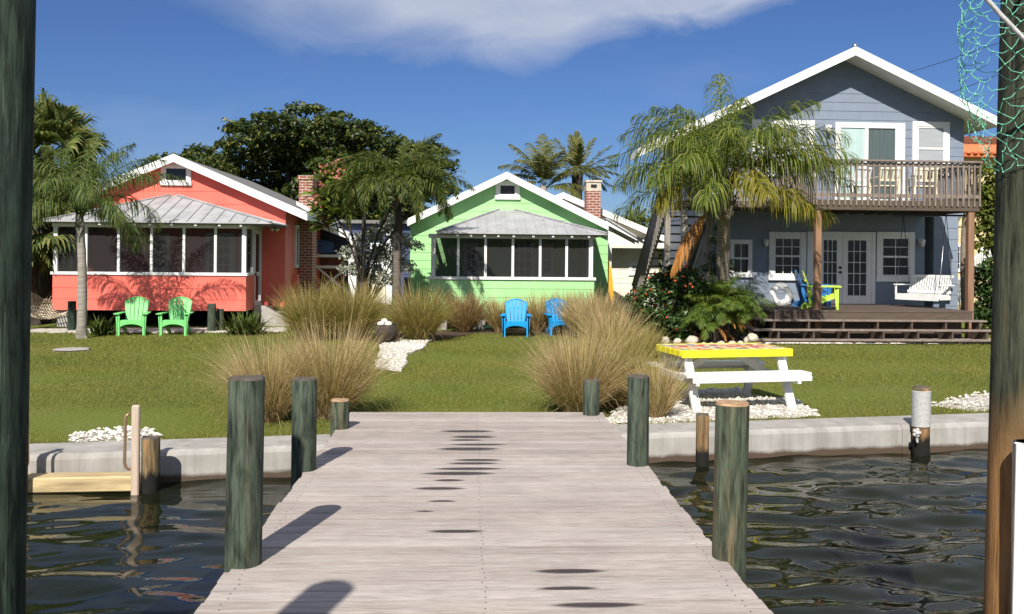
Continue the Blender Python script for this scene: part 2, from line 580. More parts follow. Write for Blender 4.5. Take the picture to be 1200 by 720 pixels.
def tabletopmat():
    m, n, l, bs, out = nt('painted_table_top')
    v = n.new('ShaderNodeTexVoronoi')
    v.inputs['Scale'].default_value = 7.5
    l.new(mapped(n, l, (1, 1, 1)), v.inputs['Vector'])
    v2 = n.new('ShaderNodeTexVoronoi')
    v2.inputs['Scale'].default_value = 22
    l.new(mapped(n, l, (1, 1, 1)), v2.inputs['Vector'])
    sep = n.new('ShaderNodeSeparateColor')
    l.new(v.outputs['Color'], sep.inputs[0])
    pal = n.new('ShaderNodeValToRGB')
    pal.color_ramp.interpolation = 'CONSTANT'
    cols = [(0, (.58, .42, .06)), (.14, (.50, .045, .035)), (.32, (.07, .10, .30)), (.46, (.52, .10, .06)), (.6, (.60, .15, .03)), (.72, (.10, .22, .09)), (.84, (.30, .10, .22))]
    while len(pal.color_ramp.elements) < len(cols):
        pal.color_ramp.elements.new(.5)
    for e, (p, c) in zip(pal.color_ramp.elements, cols):
        e.position = p
        e.color = rgba(c)
    l.new(sep.outputs[0], pal.inputs[0])
    c = mixc(n, l, ramp(n, l, v.outputs['Distance'], [(.50, (0, 0, 0)), (.54, (1, 1, 1))]), pal.outputs[0], (.60, .52, .30))
    c = mixc(n, l, ramp(n, l, v2.outputs['Distance'], [(.20, (1, 1, 1)), (.26, (0, 0, 0))]), c, (.60, .54, .40))
    l.new(c, bs.inputs['Base Color'])
    bs.inputs['Roughness'].default_value = .5
    return m


M['tabletop'] = tabletopmat()
M['tableyellow'] = mat('bright_yellow_paint', (.82, .74, .03), (.78, .68, .02), 3, .45)

M['l_queen'] = leafmat('queen_palm_leaf', [(0, (.055, .092, .015)), (.45, (.12, .17, .025)), (.8, (.19, .225, .034)), (1, (.30, .29, .07))], .42)
M['l_queen_old'] = leafmat('yellow_green_frond', [(0, (.16, .17, .02)), (.6, (.25, .23, .03)), (1, (.33, .26, .05))], .4)
M['l_queen_dark'] = leafmat('grey_green_frond', [(0, (.048, .085, .02)), (.6, (.10, .145, .034)), (1, (.20, .225, .065))], .38)
M['l_dead'] = leafmat('dead_frond', [(0, (.34, .14, .035)), (.6, (.50, .23, .06)), (1, (.58, .32, .11))], .3)
M['l_fan'] = leafmat('fan_palm_leaf', [(0, (.05, .085, .022)), (.55, (.105, .14, .038)), (1, (.25, .24, .08))], .35)
M['l_fox'] = leafmat('foxtail_leaf', [(0, (.032, .058, .013)), (.6, (.085, .12, .024)), (1, (.21, .22, .05))], .38)
M['l_coco'] = leafmat('far_palm_leaf', [(0, (.06, .08, .02)), (.6, (.14, .15, .035)), (1, (.26, .23, .08))], .35)
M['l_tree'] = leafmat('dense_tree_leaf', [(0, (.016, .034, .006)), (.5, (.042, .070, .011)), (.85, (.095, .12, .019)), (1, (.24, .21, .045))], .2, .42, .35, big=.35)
M['l_bush'] = leafmat('glossy_bush_leaf', [(0, (.014, .035, .008)), (.6, (.035, .075, .014)), (1, (.08, .125, .028))], .2, .4, .35)
M['l_bright'] = leafmat('bright_tree_leaf', [(0, (.06, .09, .012)), (.6, (.13, .16, .022)), (1, (.20, .22, .035))], .35)
M['l_silver'] = leafmat('silver_leaf', [(0, (.17, .19, .14)), (.6, (.31, .33, .26)), (1, (.45, .46, .38))], .25)
M['l_plumeria'] = leafmat('plumeria_leaf', [(0, (.075, .12, .024)), (.6, (.16, .23, .04)), (1, (.26, .31, .06))], .45)
M['l_pygmy'] = leafmat('pygmy_palm_leaf', [(0, (.05, .10, .014)), (.6, (.11, .175, .025)), (1, (.21, .25, .045))], .3)
M['l_liri'] = leafmat('strap_leaf', [(0, (.03, .06, .012)), (.6, (.08, .12, .02)), (1, (.17, .18, .04))], .3)
M['f_red'] = leafmat('red_flower', [(0, (.60, .06, .03)), (1, (.75, .16, .06))], .2)
M['f_pink'] = leafmat('pink_flower', [(0, (.42, .09, .09)), (1, (.62, .26, .22))], .2)
M['g_tan'] = leafmat('tan_grass_blade', [(0, (.24, .145, .085)), (.3, (.50, .34, .20)), (.66, (.72, .55, .36)), (.86, (.42, .33, .16)), (1, (.22, .22, .07))], .42, big=2.2, bigc=(.88, .95, .74), rough=.7, spec=.15)# .7, .15)
M['g_green'] = leafmat('green_gold_grass_blade', [(0, (.20, .14, .05)), (.35, (.36, .26, .10)), (.7, (.56, .42, .20)), (1, (.20, .21, .05))], .42, big=2.0, bigc=(.84, .96, .70), rough=.7, spec=.15)# .7, .15)
M['g_brown'] = leafmat('brown_grass_blade', [(0, (.14, .09, .045)), (.5, (.32, .21, .10)), (1, (.48, .34, .17))], .4, .7, .15)
M['g_lawn'] = leafmat('lawn_blade', [(0, (.115, .142, .028)), (.45, (.150, .176, .040)), (.82, (.190, .208, .056)), (1, (.28, .265, .105))], .38, .8, .1, big=.5, bigc=(1.28, 1.10, 1.08))
M['bark'] = mat('palm_bark', (.30, .25, .20), (.14, .11, .085), 5, .95, (2, 2, 8), bump=.8, dist=.03)
M['bark_grey'] = mat('ringed_grey_bark', (.33, .30, .26), (.19, .165, .14), 3, .95, (1, 1, 9), bump=.6, dist=.02)
M['bark_brown'] = mat('brown_ringed_bark', (.17, .14, .115), (.085, .07, .055), 4, .95, (1, 1, 9), bump=.6, dist=.02)
M['bark_dark'] = mat('dark_bark', (.065, .05, .038), (.03, .024, .019), 5, .95, (2, 2, 2), bump=.6)
M['shaft'] = mat('green_crownshaft', (.07, .085, .03), (.04, .05, .02), 5, .7, (4, 4, .5))


# ------------------------------------------------------------------ object helpers
def tag(o, label=None, cat=None, group=None, kind=None):
    if label:
        o['label'] = label
    if cat:
        o['category'] = cat
    if group:
        o['group'] = group
    if kind:
        o['kind'] = kind
    return o


def empty(name, loc=(0, 0, 0), rz=0.0, label=None, cat=None, group=None):
    o = bpy.data.objects.new(name, None)
    o.empty_display_size = .2
    COL.objects.link(o)
    o.location = loc
    o.rotation_euler = (0, 0, rz)
    return tag(o, label, cat, group)


KIDS = {}


def link(name, me, mats, parent=None):
    o = bpy.data.objects.new(name, me)
    COL.objects.link(o)
    for m in (mats if isinstance(mats, (list, tuple)) else [mats]):
        me.materials.append(m)
    if parent is not None:
        o.parent = parent
        KIDS.setdefault(parent.name, []).append(o)
    return o


def copy_tree(o, parent=None):
    c = o.copy()
    COL.objects.link(c)
    if parent is not None:
        c.parent = parent
        KIDS.setdefault(parent.name, []).append(c)
    for ch in list(KIDS.get(o.name, [])):
        copy_tree(ch, c)
    return c


def basis(d):
    d = Vector(d).normalized()
    up = Vector((0, 0, 1)) if abs(d.z) < .95 else Vector((0, 1, 0))
    s = d.cross(up).normalized()
    return s, s.cross(d).normalized()


class MB:
    """Collects shapes; build() links them as one mesh object."""
    def __init__(self):
        self.v, self.f, self.mi, self.sm = [], [], [], []
        self.m = 0
        self.s = False

    def add(self, vs, fs):
        b = len(self.v)
        self.v.extend([tuple(q) for q in vs])
        for f in fs:
            self.f.append(tuple(b + i for i in f))
            self.mi.append(self.m)
            self.sm.append(self.s)
        return self

    def box(self, x0, x1, y0, y1, z0, z1):
        x0, x1 = min(x0, x1), max(x0, x1)
        y0, y1 = min(y0, y1), max(y0, y1)
        z0, z1 = min(z0, z1), max(z0, z1)
        return self.add([(x0, y0, z0), (x1, y0, z0), (x1, y1, z0), (x0, y1, z0), (x0, y0, z1), (x1, y0, z1), (x1, y1, z1), (x0, y1, z1)],
                        [(3, 2, 1, 0), (4, 5, 6, 7), (0, 1, 5, 4), (1, 2, 6, 5), (2, 3, 7, 6), (3, 0, 4, 7)])

    def bbox(self, x0, x1, y0, y1, z0, z1, c=.006):
        """a box with its long edges chamfered"""
        x0, x1 = min(x0, x1), max(x0, x1)
        y0, y1 = min(y0, y1), max(y0, y1)
        z0, z1 = min(z0, z1), max(z0, z1)
        c = min(c, (x1 - x0) * .3, (y1 - y0) * .3, (z1 - z0) * .3)
        vs = []
        for z, k in ((z0, c), (z0 + c, 0), (z1 - c, 0), (z1, c)):
            a, b, d, e = x0 + k, x1 - k, y0 + k, y1 - k
            vs += [(a + c, d, z), (b - c, d, z), (b, d + c, z), (b, e - c, z), (b - c, e, z), (a + c, e, z), (a, e - c, z), (a, d + c, z)]
        fs = [tuple(range(7, -1, -1)), tuple(range(24, 32))]
        for r in range(3):
            for i in range(8):
                j = (i + 1) % 8
                fs.append((r * 8 + i, r * 8 + j, r * 8 + 8 + j, r * 8 + 8 + i))
        return self.add(vs, fs)

    def bar(self, a, b, w, h, up=None):
        a, b = Vector(a), Vector(b)
        d = (b - a).normalized()
        if up is None:
            s, u = basis(d)
        else:
            s = d.cross(Vector(up)).normalized()
            u = s.cross(d).normalized()
        s, u = s * w * .5, u * h * .5
        vs = [a - s - u, a + s - u, a + s + u, a - s + u, b - s - u, b + s - u, b + s + u, b - s + u]
        return self.add(vs, [(0, 1, 2, 3), (7, 6, 5, 4), (0, 4, 5, 1), (1, 5, 6, 2), (2, 6, 7, 3), (3, 7, 4, 0)])

    def prism(self, poly, y0, y1, plane='xz'):
        n = len(poly)
        if plane == 'xz':
            A = [(p[0], y0, p[1]) for p in poly]
            B = [(p[0], y1, p[1]) for p in poly]
        elif plane == 'yz':
            A = [(y0, p[0], p[1]) for p in poly]
            B = [(y1, p[0], p[1]) for p in poly]
        else:
            A = [(p[0], p[1], y0) for p in poly]
            B = [(p[0], p[1], y1) for p in poly]
        fs = [tuple(range(n)), tuple(range(2 * n - 1, n - 1, -1))]
        for i in range(n):
            j = (i + 1) % n
            fs.append((i, i + n, j + n, j))
        return self.add(A + B, fs)

    def tube(self, path, radii, seg=8, cap=True):
        path = [Vector(p) for p in path]
        if isinstance(radii, (int, float)):
            radii = [radii] * len(path)
        rings = []
        ref = None
        for i, p in enumerate(path):
            d = (path[min(i + 1, len(path) - 1)] - path[max(i - 1, 0)])
            if d.length < 1e-9:
                d = Vector((0, 0, 1))
            d.normalize()
            if ref is None:
                s, u = basis(d)
            else:
                s = ref - d * ref.dot(d)
                if s.length < 1e-6:
                    s, u = basis(d)
                s.normalize()
                u = d.cross(s)
            ref = s
            rings.append([p + (s * math.cos(2 * math.pi * k / seg) + u * math.sin(2 * math.pi * k / seg)) * radii[i] for k in range(seg)])
        vs = [q for r in rings for q in r]
        fs = []
        for i in range(len(path) - 1):
            for k in range(seg):
                j = (k + 1) % seg
                fs.append((i * seg + k, i * seg + j, i * seg + seg + j, i * seg + seg + k))
        if cap:
            fs.append(tuple(range(seg - 1, -1, -1)))
            fs.append(tuple(range((len(path) - 1) * seg, len(path) * seg)))
        sm, self.s = self.s, True
        self.add(vs, fs)
        self.s = sm
        return self

    def ball(self, c, r, seg=10, rings=7, squash=(1, 1, 1), jit=0.0):
        vs, fs = [], []
        c = Vector(c)
        for i in range(rings + 1):
            t = math.pi * i / rings
            for k in range(seg):
                a = 2 * math.pi * k / seg
                rr = r * (1 + (random.uniform(-jit, jit) if 0 < i < rings else 0))
                vs.append(c + Vector((math.sin(t) * math.cos(a) * squash[0], math.sin(t) * math.sin(a) * squash[1], math.cos(t) * squash[2])) * rr)
        for i in range(rings):
            for k in range(seg):
                j = (k + 1) % seg
                fs.append((i * seg + k, i * seg + seg + k, i * seg + seg + j, i * seg + j))
        sm, self.s = self.s, True
        self.add(vs, fs)
        self.s = sm
        return self

    def build(self, name, mats, parent=None):
        me = bpy.data.meshes.new(name)
        me.from_pydata(self.v, [], self.f)
        me.polygons.foreach_set('material_index', self.mi)
        me.polygons.foreach_set('use_smooth', self.sm)
        me.update()
        return link(name, me, mats, parent)


def np_mesh(name, V, Q, mats, parent=None, smooth=False):
    """V (n,3) vertices, Q (m,4) quads or (m,3) triangles"""
    V = np.asarray(V, dtype=np.float32)
    Q = np.asarray(Q, dtype=np.int32)
    me = bpy.data.meshes.new(name)
    me.vertices.add(len(V))
    me.vertices.foreach_set('co', V.ravel())
    k = Q.shape[1]
    me.loops.add(Q.size)
    me.loops.foreach_set('vertex_index', Q.ravel())
    me.polygons.add(len(Q))
    me.polygons.foreach_set('loop_start', np.arange(0, Q.size, k, dtype=np.int32))
    me.polygons.foreach_set('use_smooth', np.full(len(Q), smooth, dtype=bool))
    me.update(calc_edges=True)
    return link(name, me, mats, parent)


class NB:
    """numpy batches of quads joined into one mesh"""
    def __init__(self):
        self.V, self.Q, self.n = [], [], 0

    def add(self, V, Q):
        V = np.asarray(V).reshape(-1, 3)
        self.V.append(V)
        self.Q.append(np.asarray(Q) + self.n)
        self.n += len(V)

    def build(self, name, mats, parent=None):
        return np_mesh(name, np.concatenate(self.V), np.concatenate(self.Q), mats, parent)


def unit(a):
    return a / np.maximum(np.linalg.norm(a, axis=-1, keepdims=True), 1e-9)


def ribbons(P, side, width):
    """P (n,k,3) centre lines, side (n,3) or (n,k,3), width (n,k) -> verts, quads"""
    n, k, _ = P.shape
    if side.ndim == 2:
        side = np.repeat(side[:, None, :], k, 1)
    L = P - side * width[..., None] * .5
    R = P + side * width[..., None] * .5
    V = np.stack([L, R], 2).reshape(-1, 3)
    base = (np.arange(n) * k * 2)[:, None]
    i = np.arange(k - 1)[None, :] * 2
    a = base + i
    Q = np.stack([a, a + 1, a + 3, a + 2], -1).reshape(-1, 4)
    return V, Q


def leaves(nb, P, size, rng, aspect=.5, up=.3, outward=None):
    """one rhombus per point, loosely facing up / outward"""
    n = len(P)
    nrm = rng.normal(size=(n, 3)) * .8
    nrm[:, 2] += up * 2
    if outward is not None:
        nrm += outward * .9
    nrm = unit(nrm)
    a = unit(np.cross(nrm, rng.normal(size=(n, 3))))
    b = np.cross(nrm, a)
    s = size * rng.uniform(.65, 1.35, (n, 1))
    droop = nrm * s * .18
    V = np.stack([P - a * s * .5, P + b * s * aspect * .5 + droop * .3, P + a * s * .5 - droop, P - b * s * aspect * .5 + droop * .3], 1)
    Q = np.arange(n * 4).reshape(n, 4)
    nb.add(V, Q)


def blob_points(c, r, n, rng, shell=.72, lump=.16):
    d = unit(rng.normal(size=(n, 3)))
    d[:, 2] = np.where(d[:, 2] < -.35, -d[:, 2] * .5, d[:, 2])
    d = unit(d)
    ph = rng.uniform(0, 6.28, 6)
    bump = 1 + lump * (np.sin(d[:, 0] * 5 + ph[0]) * np.sin(d[:, 1] * 5 + ph[1]) + np.sin(d[:, 2] * 7 + ph[2]) * np.sin(d[:, 0] * 8 + ph[3]))
    rad = shell + (1 - shell) * rng.uniform(0, 1, n) ** .6
    return np.array(c) + d * np.array(r) * (rad * bump)[:, None], d


def frond(base, az, elev, L, bend, ll, n, rng, lw=.03, plum=0.3, ldroop=.5, sweep=.9, start=.16, env='mid', twist=0.0):
    """pinnate palm leaf: arching rachis and leaflets; returns verts, quads"""
    K = 14
    s = np.linspace(0, 1, K)
    ang = elev - bend * s ** 1.25
    h = np.array([math.cos(az), math.sin(az), 0.0])
    step = L / (K - 1)
    tang = np.cos(ang)[:, None] * h + np.sin(ang)[:, None] * np.array([0, 0, 1.0])
    P = np.zeros((K, 3))
    P[0] = base
    for i in range(1, K):
        P[i] = P[i - 1] + tang[i - 1] * step
    side0 = np.array([-math.sin(az), math.cos(az), 0.0])
    side0 = side0 + twist * rng.normal() * np.array([0, 0, 1.0])
    nb = NB()
    w = np.linspace(.055, .008, K) * max(.5, L / 3.2)
    V, Q = ribbons(P[None], side0[None], w[None])
    nb.add(V, Q)
    up = unit(np.cross(np.repeat(side0[None], K, 0), tang))
    V, Q = ribbons(P[None] + up[None] * .0, up[None], (w * .7)[None])
    nb.add(V, Q)
    t = np.linspace(start, .995, n)
    t = np.repeat(t, 2)
    sg = np.tile([1.0, -1.0], n)
    t = np.clip(t + rng.normal(0, .006, len(t)), 0, .999)
    fi = t * (K - 1)
    i0 = fi.astype(int)
    fr = (fi - i0)[:, None]
    i1 = np.minimum(i0 + 1, K - 1)
    B = P[i0] * (1 - fr) + P[i1] * fr
    T = unit(tang[i0] * (1 - fr) + tang[i1] * fr)
    U = unit(np.cross(np.repeat(side0[None], len(t), 0), T))
    S = np.repeat(side0[None], len(t), 0) * sg[:, None]
    if env == 'mid':
        e = np.sin(np.clip((t - start) / (1 - start) * .88 + .10, 0, 1) * math.pi) ** .55
    else:
        e = np.clip(1.15 - .75 * (t - start) / (1 - start), 0, 1)
    length = ll * e * rng.uniform(.8, 1.12, len(t))
    roll = rng.normal(0, 1, len(t)) * plum
    S = S * np.cos(roll)[:, None] + U * np.sin(roll)[:, None]
    fwd = np.clip(sweep * (.55 + .6 * t), 0, 1.35)
    D = unit(S * np.cos(fwd)[:, None] + T * np.sin(fwd)[:, None] + U * .12)
    g = np.array([0, 0, -1.0])
    dr = ldroop * rng.uniform(.7, 1.3, (len(t), 1))
    p1 = B + D * (length * .36)[:, None] + g * (length[:, None] * .03 * dr)
    D2 = unit(D + g * dr * .8)
    p2 = p1 + D2 * (length * .34)[:, None]
    D3 = unit(D2 + g * dr * 1.6)
    p3 = p2 + D3 * (length * .32)[:, None]
    C = np.stack([B, p1, p2, p3], 1)
    sd = unit(np.cross(D, U) + rng.normal(0, .35, (len(t), 3)))
    ww = np.stack([np.full(len(t), lw * .55), np.full(len(t), lw), np.full(len(t), lw * .8), np.full(len(t), lw * .12)], 1)
    V, Q = ribbons(C, sd, ww)
    nb.add(V, Q)
    return np.concatenate(nb.V), np.concatenate(nb.Q)


def trunk_path(a, b, bow=.0, k=9):
    a, b = Vector(a), Vector(b)
    s, u = basis(b - a)
    return [a.lerp(b, i / (k - 1)) + s * bow * math.sin(math.pi * i / (k - 1)) for i in range(k)]


def piling(name, label, x, y, ztop, zbot, dia, mats, cat='piling', group=None, lean=(0, 0), seg=24, tag_it=True, parent=None):
    mb = MB()
    n = 9
    ph = [random.uniform(0, 6.28) for _ in range(4)]
    rings = []
    H = ztop - zbot
    for i in range(n + 2):
        t = min(i / (n - 1), 1.0)
        z = t * H
        k = 1.0
        if i == n - 1:
            z -= .012
        if i == n:
            k = .93
        if i == n + 1:
            k = .5
        ring = []
        for j in range(seg):
            a = 2 * math.pi * j / seg
            r = dia * .5 * k * (1.0 + .05 * (.6 - t)) * (1 + .03 * math.sin(2 * a + ph[0]) + .02 * math.sin(3 * a + ph[1] + t * 2) + .012 * math.sin(7 * a + ph[2]))
            zz = z + (.0015 * math.sin(3 * a + ph[3]) if i >= n - 1 else 0)
            ring.append((r * math.cos(a) + lean[0] * t * H, r * math.sin(a) + lean[1] * t * H, zz))
        rings.append(ring)
    vs = [q for r in rings for q in r]
    mb.s = True
    fs, top = [], []
    for i in range(n + 1):
        for j in range(seg):
            q = (i * seg + j, i * seg + (j + 1) % seg, (i + 1) * seg + (j + 1) % seg, (i + 1) * seg + j)
            (top if i >= n - 1 else fs).append(q)
    b = len(mb.v)
    mb.add(vs, fs)
    mb.m = 1
    mb.s = False
    for f in top:
        mb.f.append(f); mb.mi.append(1); mb.sm.append(False)
    mb.f.append(tuple(range((n + 1) * seg, (n + 2) * seg))); mb.mi.append(1); mb.sm.append(False)
    o = mb.build(name, mats, parent)
    o.location = (x, y, zbot)
    if tag_it:
        tag(o, label, cat, group)
    return o


def siding(mb, xl, xr, z0, z1, y, course, lip=.014, ny=-1):
    """overlapping boards on a wall that faces -y (ny=-1); xl, xr give the wall's edges at a height"""
    z = z0
    while z < z1 - .01:
        zt = min(z + course, z1)
        a0, a1, b0, b1 = xl(z), xr(z), xl(zt), xr(zt)
        if a1 - a0 > .03:
            if b1 - b0 < .02:
                b0 = b1 = (b0 + b1) / 2
            f = y + ny * lip
            g = y + ny * .003
            mb.add([(a0, f, z), (a1, f, z), (b1, g, zt), (b0, g, zt), (a0, y, z), (a1, y, z)],
                   [(0, 1, 2, 3), (5, 1, 0, 4), (0, 3, 4), (1, 5, 2)])
        z = zt
    return mb


def siding_x(mb, y0, y1, z0, z1, x, course, lip=.014, nx=1):
    z = z0
    while z < z1 - .01:
        zt = min(z + course, z1)
        f, g = x + nx * lip, x + nx * .003
        mb.add([(f, y0, z), (f, y1, z), (g, y1, zt), (g, y0, zt), (x, y0, z), (x, y1, z)],
               [(0, 1, 2, 3), (5, 1, 0, 4), (0, 3, 4), (1, 5, 2)])
        z = zt
    return mb


def window(parent, x0, x1, z0, z1, y, fw=.10, split=True, grid=(1, 1), pane_mat='glass', name='window', proud=.045, mul=0, frame_mat='white', grid_top_only=False):
    """sash window in a wall facing -y: casing (the part) with its panes, rails and muntins"""
    mb = MB()
    f0, f1 = y - proud, y + .01
    mb.bbox(x0, x0 + fw, f0, f1, z0, z1)
    mb.bbox(x1 - fw, x1, f0, f1, z0, z1)
    mb.bbox(x0 + fw + .001, x1 - fw - .001, f0, f1, z1 - fw, z1)
    mb.bbox(x0 - .02, x1 + .02, f0 - .025, f1 - .003, z0 - .03, z0 + fw * .8)
    w = mb.build(name, M[frame_mat], parent)
    xi0, xi1, zi0, zi1 = x0 + fw, x1 - fw, z0 + fw * .8, z1 - fw
    segs = [xi0 + (xi1 - xi0) * i / (mul + 1) for i in range(mul + 2)]
    for i in range(mul):
        b = MB().bbox(segs[i + 1] - .04, segs[i + 1] + .04, f0 + .006, f1, zi0, zi1)
        b.build('mullion', M[frame_mat], w)
    for i in range(mul + 1):
        a = segs[i] + (.04 if i else 0)
        c = segs[i + 1] - (.04 if i < mul else 0)
        p = MB().box(a, c, y - .012, y + .005, zi0, zi1)
        p.build('pane', M[pane_mat], w)
        s = MB()
        if split:
            zm = zi0 + (zi1 - zi0) * .5
            s.box(a, c, y - .032, y - .013, zm - .025, zm + .025)
        s.box(a, a + .03, y - .029, y - .0131, zi0, zi1)
        s.box(c - .03, c, y - .029, y - .0131, zi0, zi1)
        s.box(a + .031, c - .031, y - .0285, y - .0132, zi0, zi0 + .035)
        s.box(a + .031, c - .031, y - .0285, y - .0132, zi1 - .035, zi1)
        if grid != (1, 1):
            for k in range(1, grid[0]):
                xx = a + (c - a) * k / grid[0]
                s.box(xx - .009, xx + .009, y - .024, y - .0133, zi0 + .036, zi1 - .036)
            for k in range(1, grid[1]):
                zz = zi0 + (zi1 - zi0) * k / grid[1]
                if abs(zz - (zi0 + zi1) / 2) > .04:
                    s.box(a + .031, c - .031, y - .0235, y - .0134, zz - .009, zz + .009)
        s.build('sash', M[frame_mat], w)
    return w


def window_x(parent, x, y0, y1, z0, z1, nx=1, fw=.09, pane_mat='glass'):
    """window in a wall facing +x or -x"""
    mb = MB()
    f0, f1 = x - nx * .01, x + nx * .05
    mb.box(f0, f1, y0, y0 + fw, z0, z1)
    mb.box(f0, f1, y1 - fw, y1, z0, z1)
    mb.box(f0, f1, y0 + fw, y1 - fw, z1 - fw, z1)
    mb.box(f0, f1, y0 + fw, y1 - fw, z0, z0 + fw)
    w = mb.build('window', M['white'], parent)
    MB().box(x, x + nx * .018, y0 + fw, y1 - fw, z0 + fw, z1 - fw).build('pane', M[pane_mat], w)
    return w


def gable_slabs(mb, apex, left, right, t, y0, y1):
    """two roof slopes as slabs; apex/left/right are (x,z) of the top surface"""
    ax, az = apex
    mb.prism([(ax, az), right, (right[0], right[1] - t), (ax, az - t)], y0, y1)
    mb.prism([(ax, az), (ax, az - t), (left[0], left[1] - t), left], y0, y1)
    return mb


def rake(mb, apex, left, right, h, y0, y1):
    """sloping barge boards at the gable end, a little proud of the roof edge"""
    ax, az = apex
    u = .015
    mb.prism([(ax, az + u), (right[0], right[1] + u), (right[0], right[1] - h), (ax, az - h)], y0, y1)
    mb.prism([(ax, az + u), (ax, az - h), (left[0], left[1] - h), (left[0], left[1] + u)], y0, y1)
    return mb


# ------------------------------------------------------------------ setting: wall line, ground, water
WATER = -0.25
CAP = 0.05
wa, wb = G(36, 534, CAP), G(1160, 495, CAP)
WALL_ANG = math.atan2(wb.y - wa.y, wb.x - wa.x)
wall_o = wa + (wb - wa) * ((0 - wa.x) / (wb.x - wa.x))
WM = Matrix.Rotation(WALL_ANG, 3, 'Z')


def wallpt(x, y, z):
    return WM @ Vector((x, y, 0)) + Vector((wall_o.x, wall_o.y, z))


def inpoly(x, y, poly):
    ins = np.zeros(len(x), bool)
    n = len(poly)
    for i in range(n):
        x0, y0 = poly[i]
        x1, y1 = poly[(i + 1) % n]
        c = ((y0 > y) != (y1 > y)) & (x < (x1 - x0) * (y - y0) / ((y1 - y0) if abs(y1 - y0) > 1e-9 else 1e-9) + x0)
        ins ^= c
    return ins


def grow(a, b, step, far, f=1.35):
    xs = list(np.arange(a, b + 1e-6, step))
    d = step
    x = b
    while x < far:
        d *= f
        x += d
        xs.append(x)
    d, x, pre = step, a, []
    while x > -far:
        d *= f
        x -= d
        pre.append(x)
    return np.array(pre[::-1] + xs)


xs = grow(-26, 30, .5, 700)
ys = np.concatenate([np.arange(.45, 26, .35), 26 * 1.2 ** np.arange(0, 19)])
XX, YY = np.meshgrid(xs, ys, indexing='ij')
ZZ = .012 * np.sin(XX * 1.3 + 1) * np.sin(YY * .9) + .01 * np.sin(XX * .5 + YY * 1.7) - .012
ca, sa = math.cos(WALL_ANG), math.sin(WALL_ANG)
V = np.stack([XX * ca - YY * sa + wall_o.x, XX * sa + YY * ca + wall_o.y, ZZ], -1).reshape(-1, 3)
nx_, ny_ = len(xs), len(ys)
idx = np.arange(nx_ * ny_).reshape(nx_, ny_)
Q = np.stack([idx[:-1, :-1], idx[1:, :-1], idx[1:, 1:], idx[:-1, 1:]], -1).reshape(-1, 4)
lawn = np_mesh('ground', V, Q, M['lawn'], smooth=True)
tag(lawn, 'sunlit lawn of green and straw coloured grass behind the seawall', 'lawn', kind='structure')


def wave_h(X, Y):
    rng = np.random.default_rng(21)
    H = np.zeros_like(X)
    for i in range(52):
        lam = .16 * (1.15 / .16) ** rng.uniform(0, 1)
        th = math.pi / 2 + rng.normal(.1, .40)
        k = 2 * math.pi / lam
        amp = .0046 * lam ** .86 * rng.uniform(.4, 1.2)
        ph = rng.uniform(0, 6.28)
        wx = X + .14 * np.sin(.9 * Y + .6 * X + i) + .07 * np.sin(2.1 * Y - 1.3 * X + 2 * i)
        wy = Y + .16 * np.sin(.8 * X - .5 * Y + 1.7 * i) + .07 * np.sin(2.4 * X + 1.1 * Y + i)
        H += amp * np.sin(k * (wx * math.cos(th) + wy * math.sin(th)) + ph)
    calm = np.where(X < -1.2, .55, 1.0)
    return H * calm


xw = np.concatenate([-14 * 1.5 ** np.arange(10, 0, -1), np.arange(-14, 16.01, .055), 16 * 1.5 ** np.arange(1, 11)])
yw = np.concatenate([-2 - 1.6 ** np.arange(13, 0, -1), np.arange(-2, 14.01, .045)])
XX, YY = np.meshgrid(xw, yw, indexing='ij')
fade = np.clip((14 - np.abs(XX)) / 2, 0, 1) * np.clip((YY + 2) / 2, 0, 1)
WY = YY + np.where(np.abs(XX) > 30, 0, 0)
V = np.stack([XX, np.minimum(YY, wall_o.y + XX * math.tan(WALL_ANG) + .25), WATER + wave_h(XX, YY) * fade], -1).reshape(-1, 3)
idx = np.arange(len(xw) * len(yw)).reshape(len(xw), len(yw))
Q = np.stack([idx[:-1, :-1], idx[1:, :-1], idx[1:, 1:], idx[:-1, 1:]], -1).reshape(-1, 4)
water = np_mesh('water', V, Q, M['water'], smooth=True)
tag(water, 'dark rippled canal water between dock and seawall', 'water', kind='structure')

# seawall: cast cap with a rounded front edge, in one long run with shallow joints
mb = MB()
seg_x = list(np.arange(-60, 80, 3.4))
for a, b in zip(seg_x[:-1], seg_x[1:]):
    prof = [(0.012, -1.4), (0.0, -.2), (0.0, CAP - .05), (.012, CAP - .02), (.045, CAP), (.56, CAP + .004), (.585, CAP - .02), (.585, -1.4)]
    n = len(prof)
    A = [wallpt(a + .004, p[0], p[1]) for p in prof]
    B = [wallpt(b - .004, p[0], p[1]) for p in prof]
    mb.s = False
    mb.add(A + B, [tuple(range(n - 1, -1, -1)), tuple(range(n, 2 * n))] + [(i, (i + 1) % n, (i + 1) % n + n, i + n) for i in range(n)])
sw = mb.build('seawall', M['seawall'])
tag(sw, 'low pale concrete seawall with a flat cap along the canal', 'seawall')

# ------------------------------------------------------------------ dock
DZ = 0.25
dl0, dl1, dr0, dr1 = G(228, 720, DZ), G(410, 483, DZ), G(905, 720, DZ), G(705, 483, DZ)
mid0, mid1 = (dl0 + dr0) / 2, (dl1 + dr1) / 2
dk = (mid1 - mid0).normalized()
DOCK_ANG = math.atan2(-dk.x, dk.y)
DW = ((dr0 - dl0).length + (dr1 - dl1).length) / 2
dock = empty('dock', (mid1.x, mid1.y, DZ), DOCK_ANG, 'weathered grey plank dock running from the foreground to the lawn', 'dock')
DMi = Matrix.Rotation(-DOCK_ANG, 3, 'Z')


def dock_local(p):
    return DMi @ (p - Vector((mid1.x, mid1.y, DZ)))


